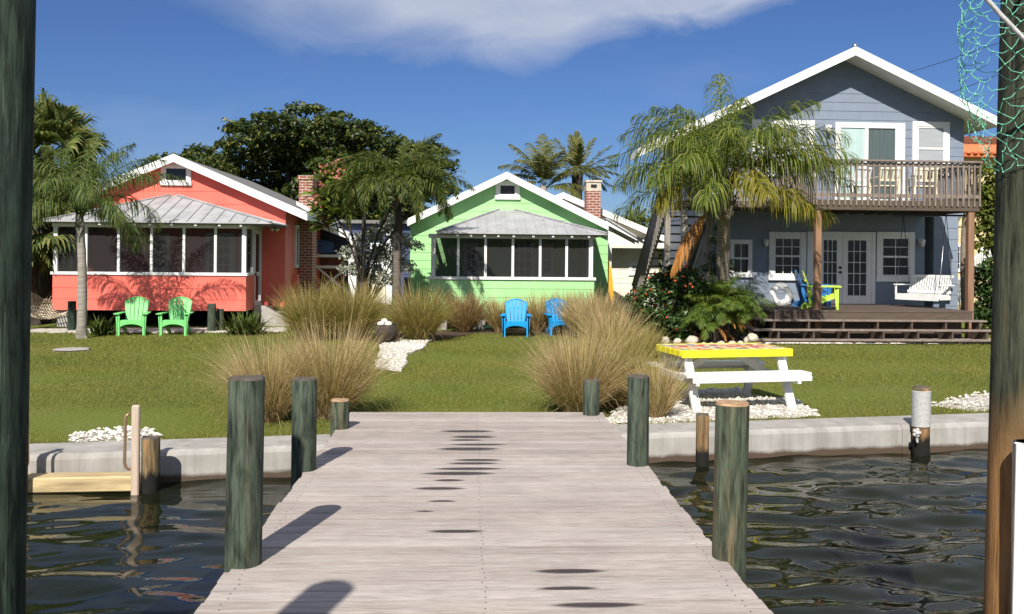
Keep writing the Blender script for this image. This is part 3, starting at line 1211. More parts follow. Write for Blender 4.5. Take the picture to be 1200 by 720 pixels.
wet_px = [(578, 80, 55, 3), (590, 92, 45, 4), (575, 99, 35, 2), (600, 108, 60, 3), (580, 117, 65, 4), (600, 140, 50, 3), (590, 147, 55, 3),
          (580, 158, 70, 4), (560, 168, 75, 5), (540, 182, 35, 3), (520, 199, 55, 4), (525, 225, 30, 2), (490, 246, 25, 2), (555, 287, 58, 4),
          (790, 370, 75, 6), (785, 405, 65, 4), (845, 440, 97, 8)]
wets = []
for cx, cy, rx, ry in wet_px:
    px, py = 220 + cx * .567, 460 + cy * .567
    c = dock_local(G(px, py, DZ))
    e = dock_local(G(px + rx * .567, py, DZ))
    t = dock_local(G(px, py - max(ry, 2.0) * .567, DZ))
    wets.append((c.x, c.y, abs(e.x - c.x) * 1.05, max(abs(t.y - c.y) * .8, .024)))
nbV, nbQ, nbW, nbS, nn = [], [], [], [], 0
pitch = .143
y = -.002
bi = 0
rngd = np.random.default_rng(5)
while y > -13.2:
    y1, y0 = y, y - pitch + .0025
    nx = 72
    x_off = rngd.uniform(-.012, .012, 2)
    xs_ = np.linspace(-DW / 2 + x_off[0], DW / 2 + x_off[1], nx)
    prof = np.array([[y0 + .001, -.04], [y0, -.006], [y0 + .0015, -.0006], [y0 + .010, .0], [y0 + .03, .0004], [(y0 + y1) / 2, .0008], [y1 - .03, .0004], [y1 - .006, .0], [y1 - .0015, -.0006], [y1, -.006], [y1 - .001, -.04]])
    seam = np.array([1, 1, 1, .25, 0, 0, 0, .0, .9, 1, 1.])
    tilt = rngd.normal(0, .0012)
    warp = .0011 * np.sin(xs_ * rngd.uniform(1, 3) + rngd.uniform(0, 6))
    k = len(prof)
    P = np.zeros((nx, k, 3))
    P[:, :, 0] = xs_[:, None]
    P[:, :, 1] = prof[None, :, 0]
    P[:, :, 2] = prof[None, :, 1] + tilt * (prof[None, :, 0] - y0) / pitch + warp[:, None]
    wv = np.zeros((nx, k))
    for cx, cy, rx, ry in wets:
        dd = np.sqrt(((P[:, :, 0] - cx) / rx) ** 2 + ((P[:, :, 1] - cy) / ry) ** 2)
        wv = np.maximum(wv, np.clip(1.45 - dd * .95, 0, 1))
    i = np.arange(nx * k).reshape(nx, k)
    q = np.stack([i[:-1, :-1], i[1:, :-1], i[1:, 1:], i[:-1, 1:]], -1).reshape(-1, 4)
    e0 = np.array([[i[0, j], i[0, j + 1], i[0, k - 2 - j], i[0, k - 1 - j]] for j in range(0, 3)])
    e1 = np.array([[i[-1, j + 1], i[-1, j], i[-1, k - 1 - j], i[-1, k - 2 - j]] for j in range(0, 3)])
    q = np.concatenate([q, e0, e1])
    nbV.append(P.reshape(-1, 3)); nbQ.append(q + nn); nbW.append(wv.ravel()); nbS.append(np.repeat(seam[None], nx, 0).ravel()); nn += nx * k
    y -= pitch
    bi += 1
dk_o = np_mesh('decking', np.concatenate(nbV), np.concatenate(nbQ), M['dock'], dock)
at = dk_o.data.attributes.new('wet', 'FLOAT', 'POINT')
at.data.foreach_set('value', np.concatenate(nbW).astype(np.float32))
at = dk_o.data.attributes.new('seam', 'FLOAT', 'POINT')
at.data.foreach_set('value', np.concatenate(nbS).astype(np.float32))
nm = MB()
yy = -.002
while yy > -9.0:
    for sx in (-DW / 2 + .10, 0, DW / 2 - .10):
        for dy_ in (.035, .105):
            xx = sx + random.uniform(-.012, .012)
            y_ = yy - dy_ + random.uniform(-.006, .006)
            r_ = .0045
            nm.add([(xx + r_ * math.cos(k * 1.047), y_ + r_ * math.sin(k * 1.047), .0036) for k in range(6)], [(0, 1, 2, 3, 4, 5)])
    yy -= pitch
tag(nm.build('nail_heads', M['black'], dock), kind='stuff')
for sx in (-DW / 2 + .10, 0, DW / 2 - .10):
    MB().box(sx - .04, sx + .04, -13.1, -.05, -.24, -.045).build('stringer', M['stairwood'], dock)

# pilings along the dock: photo x of the middle, width, top row; base stands on the dock's edge
for (px, wpx, pytop, pyb, mt, lab, leanx) in [
        (278.5, 42, 443, 664, ('pile', 'pile_top'), 'tall dark green piling nearest the viewer on the left dock edge', .010),
        (354.5, 28.5, 444, 552, ('pile', 'pile_top'), 'second green piling along the left dock edge with bare flat top', .0),
        (397, 22, 469, 503, ('pile_worn', 'pile_top_tan'), 'short sawn-off piling at the far left dock corner by the grass', .0),
        (852, 40.5, 473, 656, ('pile_worn', 'pile_top_tan'), 'stout piling with tan streaked top nearest on the right dock edge', .012),
        (748, 26.5, 441, 546, ('pile', 'pile_top'), 'green piling midway along the right dock edge before tan grass', .0),
        (693, 19.5, 446, 487, ('pile', 'pile_top'), 'slim green piling at the far right dock corner', .0)]:
    b = G(px, pyb, DZ)
    dia = wpx * b.y / F
    zt = W(px, pytop, b.y).z
    piling('piling', lab, b.x, b.y + dia * .25, zt, -1.6, dia, [M[mt[0]], M[mt[1]]], 'piling', 'pilings along the dock', lean=(leanx, 0))
# a tall piling behind the viewer, whose shadow falls on the boards in front
piling('piling', 'tall piling beside the dock behind the viewer, seen only by its shadow', -1.66, 1.0, 3.66, -1.6, .24, [M['pile'], M['pile_top']], 'piling', 'pilings along the dock')

# pilings standing in the water against the seawall
for (px, wpx, pytop, pyw, mt, lab) in [
        (176.5, 21, 512, 583, 'pile_tan', 'short brown piling beside the wooden swim ladder board'),
        (823, 15, 485, 546, 'pile_tan', 'thin rusty brown piling in the water behind the stout dock piling')]:
    b = G(px, pyw, WATER)
    if px < 600:      # stands close against the wall
        b.y = wall_o.y + b.x * math.tan(WALL_ANG) - .36
        b.x = ray(px, 540).x * b.y
    piling('piling', lab, b.x, b.y, W(px, pytop, b.y).z, -1.6, wpx * b.y / F, [M[mt], M['pile_top']], 'piling', 'pilings by the seawall')
b = G(1079, 531, WATER)
dia = 19 * b.y / F
zt = W(1079, 453, b.y).z
wp = empty('piling', (b.x, b.y, -1.6), 0, 'piling by the right seawall wrapped with white rope', 'piling', 'pilings by the seawall')
piling('post', None, 0, 0, zt, -1.6, dia, [M['pile_tan'], M['pile_top']], parent=wp, tag_it=False).location = (0, 0, 0)
mb = MB()
z0, z1 = W(1079, 500, b.y).z + 1.6, zt + 1.6 - .05
hel = []
turns = 30
for i in range(turns * 14 + 1):
    a = 2 * math.pi * i / 14
    hel.append(((dia * .5 + .005) * math.cos(a), (dia * .5 + .005) * math.sin(a), z0 + (z1 - z0) * i / (turns * 14)))
mb.tube(hel, .0078, 6)
mb.build('rope_wrap', M['whiterope'], wp)
mb = MB()
for k in range(5):
    a = k * 1.26
    mb.ball((-.10 + .03 * math.cos(a), -dia * .5 - .03, z0 - .05 + .035 * math.sin(a)), .022, 8, 6)
mb.ball((-.10, -dia * .5 - .04, z0 - .05), .028, 8, 6)
mb.bar((-.10, -dia * .5 - .02, z0 - .03), (-.09, -dia * .5 - .02, z0 - .16), .02, .02)
mb.build('rope_knot', M['whiterope'], wp)

# foreground poles
b0 = W(37, 0, 4.3)
b1 = W(24, 720, 4.3)
dia = .28
lp = piling('mooring_pole', 'very dark green pole cropped by the left photo edge', b1.x - dia * .5, 4.3, 3.17, -1.6, dia, [M['pole_dark'], M['pile_top']], 'pole', 'tall mooring poles', lean=((b0.x - b1.x) / (b0.z - b1.z), 0), seg=32)
lp.location.x -= (b0.x - b1.x) / (b0.z - b1.z) * (b1.z + 1.6)
PR_Y, PR_D = 3.8, .30
b0 = W(1176, 0, PR_Y)
b1 = W(1156, 720, PR_Y)
ln = (b0.x - b1.x) / (b0.z - b1.z)
rp = piling('mooring_pole', 'thick pole on the right, green above and raw tan wood below', 0, PR_Y, 3.20, -1.6, PR_D, [M['pole_right'], M['pile_top']], 'pole', 'tall mooring poles', lean=(ln, 0), seg=40)
rp.location.x = b1.x + PR_D * .5 - ln * (b1.z + 1.6)


def pole_axis(z):
    return rp.location.x + ln * (z + 1.6)


# white pipe fixed low on the right pole
mb = MB()
pt = W(1198, 518, PR_Y - .22)
px_ = W(1184, 600, PR_Y - .22).x + .062
mb.tube([(px_, PR_Y - .22, -1.2), (px_ + .012, PR_Y - .22, pt.z - .006)], .062, 20, cap=False)
mb.tube([(px_ + .012, PR_Y - .22, pt.z - .006), (px_ + .012, PR_Y - .22, pt.z), (px_ + .012, PR_Y - .22, pt.z), (px_ + .012, PR_Y - .22, pt.z - .02)], [.062, .058, .05, .05], 20)
pp = mb.build('pipe', M['white'])
tag(pp, 'white plastic pipe with open top standing against the right pole', 'pipe')

# green fishing net hung round the top of the right pole, with loose twine meshes
mb = MB()
rngn = np.random.default_rng(11)
NC, NR = 17, 26
ztop, zlow = 3.16, W(1170, 170, 3.6).z


def netpt(i, j):
    u = i / NC
    v = j / NR
    a = math.radians(-205 + 250 * u)
    zc = ztop + (zlow - ztop) * v
    cx = pole_axis(zc)
    bulge = max(0.0, math.cos((u - .22) * math.pi * 1.9)) * (1 if u < .75 else .2)
    prof = (1 - ((v - .42) / .62) ** 2) if abs((v - .42) / .62) < 1 else 0
    r = PR_D * .5 + .012 + .20 * bulge * max(0.10, prof)
    p = Vector((cx + r * math.cos(a) * 1.05, PR_Y + r * math.sin(a) * (.8), zc - .10 * u * v - .06 * math.sin(u * 7) * v))
    return p


grid = {}
for j in range(NR + 1):
    for i in range(NC + 1):
        off = .5 if j % 2 else 0.0
        p = netpt(i + off, j)
        p += Vector(rngn.normal(0, .009, 3))
        grid[(i, j)] = p


def twine(a, b):
    m = a.lerp(b, .5) + Vector((rngn.normal(0, .006), rngn.normal(0, .004), -.008 + rngn.normal(0, .005)))
    pts = [a, a.lerp(m, .55), m, m.lerp(b, .5), b]
    mb.tube(pts, .0014, 4, cap=False)


for j in range(NR):
    for i in range(NC + 1):
        a = grid[(i, j)]
        if j % 2 == 0:
            nb_ = [(i - 1, j + 1), (i, j + 1)]
        else:
            nb_ = [(i, j + 1), (i + 1, j + 1)]
        for q in nb_:
            if q in grid and rngn.uniform() > .03:
                twine(a, grid[q])
for j in range(NR + 1):
    for i in range(NC + 1):
        mb.ball(grid[(i, j)], .0036, 6, 4)
net = mb.build('fishing_net', M['net'])
tag(net, 'loose green twine net draped over the top of the right pole', 'net')
mb = MB()
ra, rb = W(1150, -8, 3.45), W(1206, 52, 3.45)
mb.tube([Vector((pole_axis(3.1), PR_Y - PR_D * .5 - .02, 3.13)), Vector((pole_axis(3.1) - .12, PR_Y - .22, 3.14)), ra + Vector((.0, 0, .115)), ra + Vector((-.035, 0, .08)), ra + Vector((-.03, 0, .03)), ra, ra.lerp(rb, .35) + Vector((.006, 0, -.010)), ra.lerp(rb, .7) + Vector((.002, 0, -.004)), rb, rb + Vector((.16, .0, -.10)), rb + Vector((.26, .12, -.14))], .0085, 8)
tag(mb.build('rope', M['whiterope']), 'white rope crossing the green net on the right pole', 'rope')

# swim ladder board on the left
sp = empty('swim_platform', tuple(G(92, 578, WATER)), WALL_ANG * .5, 'yellowed wooden swim step with tall upright and bronze handrail at left seawall', 'swim platform')
spo = Vector(sp.location)
fr_inv = Matrix.Rotation(-WALL_ANG * .5, 3, 'Z')


def spl(px, py, dy_=0.0):
    """pixel -> platform axes on its own upright plane y = dy_"""
    r = fr_inv @ ray(px, py)
    e = fr_inv @ (Vector((0, 0, EYE)) - spo)
    t = (dy_ - e.y) / r.y
    q = e + r * t
    return q


a = spl(-30, 575); b_ = spl(158, 562)
mb = MB()
mb.bbox(a.x, b_.x, -.02, .20, spl(100, 577).z, spl(100, 559).z, .012)
mb.build('plank', M['weatheredplank'], sp)
for px in (161, 24):
    c = spl(px, 500)
    zt_ = spl(px, 474).z
    mb = MB().bbox(c.x - .035, c.x + .035, -.075, -.022, -.35, zt_, .01)
    mb.build('upright', M['uprightwood'], sp)
    h0, h1 = spl(px - 1, 484).z, spl(px - 1, 548).z
    s = -1 if px > 100 else 1
    mb = MB()
    xo, xi = c.x + s * .088, c.x + s * .03
    mb.tube([(xi, -.05, h0), (xo - s * .03, -.06, h0 + .003), (xo - s * .008, -.065, h0 - .015), (xo, -.067, h0 - .05), (xo, -.067, (h0 + h1) / 2), (xo + s * .004, -.067, h1 + .06), (xo - s * .008, -.065, h1 + .02), (xo - s * .03, -.06, h1), (xi, -.05, h1)], .0135, 8)
    mb.build('handrail', M['copper'], sp)
c0, c1 = spl(27, 522), spl(35, 570)
mb = MB().bbox(c0.x - .02, c1.x, -.14, -.08, c1.z, c0.z, .015)
mb.build('bumper', M['greybox'], sp)

# ------------------------------------------------------------------ white shell beds
gp = {}


def bed(name, pix, z=.02, label=None):
    poly = [G(a, b, 0.0) for a, b in pix]
    # densify and roughen the outline
    out = []
    n = len(poly)
    for i in range(n):
        p, q = poly[i], poly[(i + 1) % n]
        k = max(2, int((q - p).length / .15))
        for j in range(k):
            t = p.lerp(q, j / k)
            out.append((t.x + random.uniform(-.035, .035), t.y + random.uniform(-.05, .05)))
    c = (sum(p[0] for p in out) / len(out), sum(p[1] for p in out) / len(out))
    mb = MB()
    m = len(out)
    vs = [(p[0], p[1], z - .03) for p in out] + [(p[0] * .97 + c[0] * .03, p[1] * .97 + c[1] * .03, z) for p in out]
    mb.add(vs, [(i, (i + 1) % m, m + (i + 1) % m, m + i) for i in range(m)] + [tuple(range(m, 2 * m))])
    o = mb.build(name, M['gravel'])
    tag(o, label, 'gravel', kind='structure')
    gp[len(gp)] = out
    return out


bed('gravel_bed', [(78, 521), (84, 512), (120, 506), (150, 503), (176, 506), (188, 514), (140, 520)], .006, 'white shell gravel on the left lawn edge behind the seawall')
bed('gravel_bed', [(700, 500), (722, 480), (760, 474), (800, 459), (868, 457), (880, 466), (935, 470), (962, 488), (850, 493), (740, 499)], .03, 'white shell gravel pad under the picnic table')
bed('gravel_bed', [(440, 432), (446, 405), (470, 399), (506, 399), (497, 409), (478, 416), (476, 428), (468, 436)], .03, 'white shell path edge by the planter in the middle lawn')
bed('gravel_bed', [(1090, 475), (1118, 468), (1162, 460), (1190, 460), (1200, 478), (1150, 482)], .006, 'white shell gravel patch beside the right pole')
bed('gravel_bed', [(18, 390), (20, 386.5), (335, 384.5), (335, 389), (160, 391)], .025, 'white shell strip along the coral cottage')
bed('gravel_bed', [(868, 399), (905, 399.5), (940, 399.5), (1176, 399.5), (1176, 404), (940, 404), (868, 404)], .05, 'white shell strip in front of the brown deck')
bed('mulch_bed', [(425, 400), (470, 392), (560, 386), (720, 384), (745, 392), (700, 394), (560, 391), (480, 403)], .02, 'brown mulch strip under the grasses by the green cottage')
bpy.data.objects['mulch_bed'].data.materials.clear()
bpy.data.objects['mulch_bed'].data.materials.append(M['mulch'])


def stones(name, polys, n, s0, s1, rng, mats, label):
    V, Q = [], []
    nn = 0
    base = np.array([[1, 0, 0], [0, 1, 0], [-1, 0, 0], [0, -1, 0], [0, 0, 1], [0, 0, -1], ], float)
    tri = np.array([[0, 1, 4], [1, 2, 4], [2, 3, 4], [3, 0, 4], [1, 0, 5], [2, 1, 5], [3, 2, 5], [0, 3, 5]])
    for poly in polys:
        pa = np.array(poly)
        lo, hi = pa.min(0), pa.max(0)
        x = rng.uniform(lo[0], hi[0], n)
        y = rng.uniform(lo[1], hi[1], n)
        k = inpoly(x, y, poly)
        for xx, yy in zip(x[k], y[k]):
            s = rng.uniform(s0, s1)
            a = rng.uniform(0, 6.28)
            v = base * rng.uniform(.6, 1.2, (6, 3)) * s
            v = v @ np.array([[math.cos(a), math.sin(a), 0], [-math.sin(a), math.cos(a), 0], [0, 0, .7]])
            V.append(v + [xx, yy, .03 + s * .2])
            Q.append(tri + nn)
            nn += 6
    o = np_mesh(name, np.concatenate(V), np.concatenate(Q), mats)
    tag(o, label, 'shell stones', kind='stuff')


stones('shell_stones', [gp[0], gp[3]], 420, .008, .035, np.random.default_rng(8), M['shell'], 'loose white shell pieces half sunk in the grass behind the seawall')
stones('shell_stones', [gp[1], gp[2]], 2200, .008, .035, np.random.default_rng(3), M['shell'], 'loose white shell pieces lying on the gravel beds')

# ------------------------------------------------------------------ mown grass
rngg = np.random.default_rng(9)
n = 330000
Yv = 9.0 * (25.5 / 9.0) ** rngg.uniform(0, 1, n)
Xv = rngg.uniform(-.60, .60, n) * Yv
lx = (Xv - wall_o.x) * ca + (Yv - wall_o.y) * sa
ly = -(Xv - wall_o.x) * sa + (Yv - wall_o.y) * ca
ok = ly > .57
for k_, poly in gp.items():
    hit = inpoly(Xv, Yv, poly)
    ok &= ~(hit & (rngg.uniform(0, 1, n) > (.42 if k_ in (0, 3) else .05 if k_ < 6 else .0)))
dl = np.array(dock.location)
dlx = (Xv - dl[0]) * math.cos(DOCK_ANG) + (Yv - dl[1]) * math.sin(DOCK_ANG)
dly = -(Xv - dl[0]) * math.sin(DOCK_ANG) + (Yv - dl[1]) * math.cos(DOCK_ANG)
ok &= ~((np.abs(dlx) < DW / 2) & (dly < 0))
ok &= Yv < 24.3
Xv, Yv, lyv = Xv[ok], Yv[ok], ly[ok]
n = len(Xv)
patch = np.sin(Xv * .8 + 1.3 * np.sin(Yv * .5)) * np.sin(Yv * .7 + .6 * Xv) * .5 + .5
hgt = rngg.uniform(.020, .034, n) * (.8 + .5 * patch) * np.clip(Yv / 14, 1.0, 1.5)
hgt *= np.where(lyv < .95, rngg.uniform(1.0, 2.6, n), 1)
az = rngg.uniform(0, 6.28, n)
ln_ = rngg.uniform(.15, .9, n) * hgt
d = np.stack([np.cos(az), np.sin(az), np.zeros(n)], 1)
B = np.stack([Xv, Yv, np.full(n, -.015)], 1)
P = np.stack([B, B + d * (ln_ * .35)[:, None] + np.array([0, 0, 1.0]) * (hgt * .65)[:, None], B + d * ln_[:, None] + np.array([0, 0, 1.0]) * hgt[:, None]], 1)
wd = .0055 * np.clip(Yv / 10, 1, 2.6)
az2 = rngg.uniform(0, 6.28, n)
sd = np.stack([np.cos(az2), np.sin(az2) * .5, np.zeros(n)], 1)
V, Q = ribbons(P, unit(sd), np.stack([wd, wd * .8, wd * .12], 1))
gr = np_mesh('lawn_grass', V, Q, M['g_lawn'])
tag(gr, 'short mown grass blades covering the lawn', 'grass', kind='stuff')


# ------------------------------------------------------------------ the two cottages
def cottage(fr, cfg):
    """gabled cottage with a screened front porch. cfg holds photo pixel measures."""
    H = empty(cfg['name'], tuple(fr.o), fr.a, cfg['label'], 'cottage')
    paint = M[cfg['paint']]
    px0, px1 = fr.x(cfg['porch'][0], 0, 330), fr.x(cfg['porch'][1], 0, 330)
    zb = fr.z(cfg['cx'], cfg['y_bottom'], 0)
    zs = fr.z(cfg['cx'], cfg['y_sill'], 0)
    zt = fr.z(cfg['cx'], cfg['y_plate'], 0)
    D = cfg['depth']
    back = cfg['back']
    wx0, wx1 = fr.x(cfg['wall'][0], D, 300), fr.x(cfg['wall'][1], D, 300)
    yr = D - .36
    ax, az = fr.p(*cfg['apex'], yr)
    rx, rz = fr.p(*cfg['rake_r'], yr)
    sl = (az - rz) / (rx - ax)
    lx = fr.x(cfg['rake_l'], yr, 250)
    lz = az - sl * (ax - lx)
    T = .15

    def zroof(x):
        return az - sl * abs(x - ax) - T - .005

    # main body
    mb = MB()
    ze0, ze1 = zroof(wx0), zroof(wx1)
    mb.prism([(wx0, zb), (wx1, zb), (wx1, ze1), (ax, az - T - .005), (wx0, ze0)], D + .002, back)
    siding(mb, lambda z: max(wx0 - .008, ax - max(0.0, (az - T - .005 - z)) / sl), lambda z: min(wx1 + .008, ax + max(0.0, (az - T - .005 - z)) / sl), zb, az - T, D, cfg['course'])
    siding_x(mb, D, back, zb, ze1 - .01, wx1, cfg['course'])
    siding_x(mb, D, back, zb, ze0 - .01, wx0, cfg['course'], nx=-1)
    mb.build('wall', paint, H)
    # roof with barge boards
    mb = MB()
    gable_slabs(mb, (ax, az), (lx, lz), (rx, rz), T, yr + .032, back + .3)
    roof = mb.build('roof', M['roof_grey'], H)
    mb = MB()
    rake(mb, (ax, az), (lx, lz), (rx, rz), cfg['rake_h'], yr, yr + .03)
    mb.build('barge_board', M['white'], roof)
    MB().box(rx - .03, rx + .012, yr + .035, back + .3, rz - T - .04, rz - .01).build('eave_board', M['white'], roof)
    MB().box(lx - .012, lx + .03, yr + .035, back + .3, lz - T - .04, lz - .01).build('eave_board', M['white'], roof)
    mb = MB()
    mb.prism([(ax, az - T - .001), (rx - .03, rz - T - .001), (rx - .03, rz - T - .022), (ax, az - T - .022)], yr + .033, D - .012)
    mb.prism([(ax, az - T - .001), (ax, az - T - .022), (lx + .03, lz - T - .022), (lx + .03, lz - T - .001)], yr + .033, D - .012)
    mb.build('soffit', paint, roof)
    # attic window
    a0, b0 = fr.p(cfg['attic'][0], cfg['attic'][3], D)
    a1, b1 = fr.p(cfg['attic'][2], cfg['attic'][1], D)
    window(H, a0, a1, b0 + .04, b1, D - .012, fw=.11, split=False, name='attic_window')
    # porch: low wall, sill, posts, screens, plate
    P = empty('porch', (0, 0, 0))
    P.parent = H
    KIDS.setdefault(H.name, []).append(P)
    mb = MB()
    mb.box(px0, px1, 0, .10, zb, zs - .03)
    siding(mb, lambda z: px0 - .006, lambda z: px1 + .006, zb, zs - .03, 0, cfg['pcourse'])
    mb.box(px1 - .10, px1, .102, D - 1.02 if cfg['side_door'] else D - .02, zb, zs - .03)
    mb.box(px0, px0 + .10, .102, D - .02, zb, zs - .03)
    if cfg['side_door']:
        siding_x(mb, 0, D - 1.02, zb, zs - .03, px1, cfg['pcourse'])
    else:
        siding_x(mb, 0, D - .02, zb, zs - .03, px1, cfg['pcourse'])
    siding_x(mb, 0, D - .02, zb, zs - .03, px0, cfg['pcourse'], nx=-1)
    mb.build('low_wall', paint, P)
    mb = MB()
    mb.bbox(px0 - .05, px1 + .05, -.05, .14, zs - .028, zs + .05)
    mb.bbox(px0 - .03, px1 + .03, -.03, .12, zt - .02, zt + .09)
    mb.build('trim', M['white'], P)
    mb = MB()
    mb.box(px0 + .11, px1 - .11, .11, D - .02, zb + .02, zb + .10)
    mb.build('floor', M['interior'], P)
    xs_ = [fr.x(q, 0, 300) for q in cfg['mull']]
    for i, xx in enumerate(xs_):
        wdt = .055 if i in (0, len(xs_) - 1) else .034
        mb = MB().bbox(xx - wdt, xx + wdt, -.022, .075, zs + .051, zt - .021)
        mb.build('porch_post', M['white'], P)
    for a, b in zip(xs_[:-1], xs_[1:]):
        mb = MB().add([(a, .02, zs + .04), (b, .02, zs + .04), (b, .02, zt), (a, .02, zt)], [(0, 1, 2, 3)])
        mb.build('insect_screen', M['screen'], P)
    # side bays of the porch
    for sx, nx in ((px1, 1), (px0, -1)):
        yend = D - .02
        mb = MB()
        mb.box(sx - nx * .09, sx - nx * .005, .145, yend, zt - .018, zt + .085)
        if not (cfg['side_door'] and nx == 1):
            mb.box(sx - nx * .09, sx - nx * .005, .145, yend, zs - .027, zs + .045)
            ys_ = [yend * .5, yend - .06]
        else:
            mb.box(sx - nx * .09, sx - nx * .005, .145, D - 1.03, zs - .027, zs + .045)
            ys_ = [D - 1.06, yend - .06]
        for q in ys_:
            mb.box(sx - nx * .085, sx - nx * .008, q - .045, q + .045, (zs + .046 if q < D - 1.1 or not (cfg['side_door'] and nx == 1) else zb), zt - .019)
        mb.build('side_trim', M['white'], P)
        mb = MB().add([(sx - nx * .05, .1, zs + .03), (sx - nx * .05, yend, zs + .03), (sx - nx * .05, yend, zt), (sx - nx * .05, .1, zt)], [(0, 1, 2, 3)])
        mb.build('insect_screen', M['screen'], P)
    if cfg['side_door']:
        mb = MB()
        x0, x1 = px1 - .055, px1 + .012
        y0, y1 = D - 1.0, D - .14
        mb.box(x0, x1, y0, y0 + .09, zb + .03, zt - .03)
        mb.box(x0, x1, y1 - .09, y1, zb + .03, zt - .03)
        for za in (zb + .03, zs - .05, zt - .13):
            mb.box(x0 + .004, x1 - .004, y0 + .091, y1 - .091, za, za + (.16 if za < zs - .1 else .10))
        d = mb.build('screen_door', M['white'], P)
        MB().box(x1, x1 + .04, y0 + .02, y0 + .06, zs - .05, zs + .03).build('handle', M['black'], d)
    # dim back wall of the porch: windows and a door between
    nb = len(xs_) - 1
    for i in cfg['inner']:
        a, b = xs_[i], xs_[i + 1]
        window(P, a + .14, b - .14, zs + .05, zt - .12, D - .012, fw=.08, grid=(2, 4), name='inner_window')
    i = cfg['inner_door']
    a, b = xs_[i], xs_[i + 1]
    mb = MB()
    mb.bbox(a + .04, b + .02, D - .05, D - .012, zb + .1, zt - .10)
    dd = mb.build('inner_door', M['white'], P)
    mb = MB()
    for r in range(4):
        for c in range(3):
            w_ = (b - a - .22) / 3
            mb.box(a + .13 + c * w_, a + .13 + c * w_ + w_ * .82, D - .058, D - .049, zs + r * .26, zs + r * .26 + .21)
    mb.build('pane', M['glass'], dd)
    # porch roof: three metal slopes meeting on the wall
    ex0, ex1 = fr.x(cfg['eave'][0], -.35, 260), fr.x(cfg['eave'][1], -.35, 260)
    zev = fr.z(cfg['cx'], cfg['y_eave'], -.35)
    hx0, hz = fr.p(*cfg['hip0'], D - .02)
    hx1 = fr.p(*cfg['hip1'], D - .02)[0]
    t = .035
    A0, A1 = (ex0, -.35, zev), (ex1, -.35, zev)
    Bk0, Bk1 = (ex0, D - .02, zev), (ex1, D - .02, zev)
    T0, T1 = (hx0, D - .02, hz), (hx1, D - .02, hz)
    mb = MB()
    dn = lambda p: (p[0], p[1], p[2] - t)
    vs = [A0, A1, T1, T0, Bk0, Bk1] + [dn(p) for p in (A0, A1, T1, T0, Bk0, Bk1)]
    mb.add(vs, [(0, 1, 2, 3), (0, 3, 4), (1, 5, 2), (6, 9, 8, 7), (6, 10, 9), (7, 8, 11), (0, 6, 7, 1), (0, 4, 10, 6), (1, 7, 11, 5)])
    # standing seams, up the slope
    nseam = cfg['seams']
    for k in range(1, nseam):
        u = k / nseam
        xx = ex0 + (ex1 - ex0) * u
        # where this seam ends on the hip line
        if xx < hx0:
            q = (xx - ex0) / (hx0 - ex0)
        elif xx > hx1:
            q = (ex1 - xx) / (ex1 - hx1)
        else:
            q = 1
        y2 = -.35 + (D + .33) * q
        z2 = zev + (hz - zev) * q
        mb.bar((xx, -.345, zev + .012), (xx, y2, z2 + .012), .022, .03, up=(0, 0, 1))
    for k in range(1, 6):
        q = k / 6
        yy = -.35 + (D + .33) * q
        for (ex, hx) in ((ex0, hx0), (ex1, hx1)):
            mb.bar((ex, yy, zev + .012), (ex + (hx - ex) * q, yy, zev + (hz - zev) * q + .012), .022, .03, up=(0, 0, 1))
    for e, h in ((A0, T0), (A1, T1)):
        mb.bar((e[0], e[1], e[2] + .02), (h[0], h[1], h[2] + .02), .09, .03, up=(0, 0, 1))
    pr = mb.build('porch_roof', M['metal'], P)
    for q in cfg['bulbs']:
        xx = fr.x(q, -.22, 265)
        mb = MB().box(xx - .03, xx + .03, -.30, .0, zev - .105, zev - .045)
        mb.build('rafter_tail', M['white'], P)
    mb = MB().box(ex0 + .06, ex1 - .06, -.28, D - .03, zev - .062, zev - .04)
    mb.build('porch_ceiling', M['roof_grey'], P)
    # piers under the floor
    for q in cfg['piers']:
        xx = fr.x(q, .3, 375)
        MB().bbox(xx - .2, xx + .2, .12, .5, -.02, zb - .002, .015).build('pier', M['concrete'], H)
    for xx in (wx0 + .4, (wx0 + wx1) / 2, wx1 - .4):
        MB().bbox(xx - .2, xx + .2, D + .3, D + .7, -.02, zb - .002, .015).build('pier', M['concrete'], H)
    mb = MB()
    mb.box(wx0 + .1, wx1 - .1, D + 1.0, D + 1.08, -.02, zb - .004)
    mb.build('underfloor_shade_sheet', M['dark'], H)  # dark sheet painting in the shade of the open space beneath the floor
    return H, dict(px0=px0, px1=px1, zb=zb, zs=zs, zt=zt, D=D, wx0=wx0, wx1=wx1, ax=ax, az=az, sl=sl, zev=zev, rx=rx, rz=rz)


ROT = .05
frc = Frame(175, 24.4, ROT)
coral, ci = cottage(frc, dict(
    name='coral_cottage', label='coral painted cottage with white trim, screened porch and grey metal porch roof', paint='coral',
    porch=(62, 288), cx=175, y_bottom=364, y_sill=321.5, y_plate=266, depth=2.0, back=11.0, wall=(72, 334), apex=(203, 181), rake_r=(360, 250), rake_l=44,
    rake_h=.21, course=.36, pcourse=.29, attic=(189, 192, 224.5, 218), mull=(65, 101, 139, 177.5, 215.5, 252.5, 286), side_door=True,
    inner=(2, 5), inner_door=4, eave=(50, 318), y_eave=259.5, hip0=(199, 229), hip1=(208, 229), seams=16,
    bulbs=(118, 138, 158, 177, 202, 230, 258, 283), piers=(79,)))

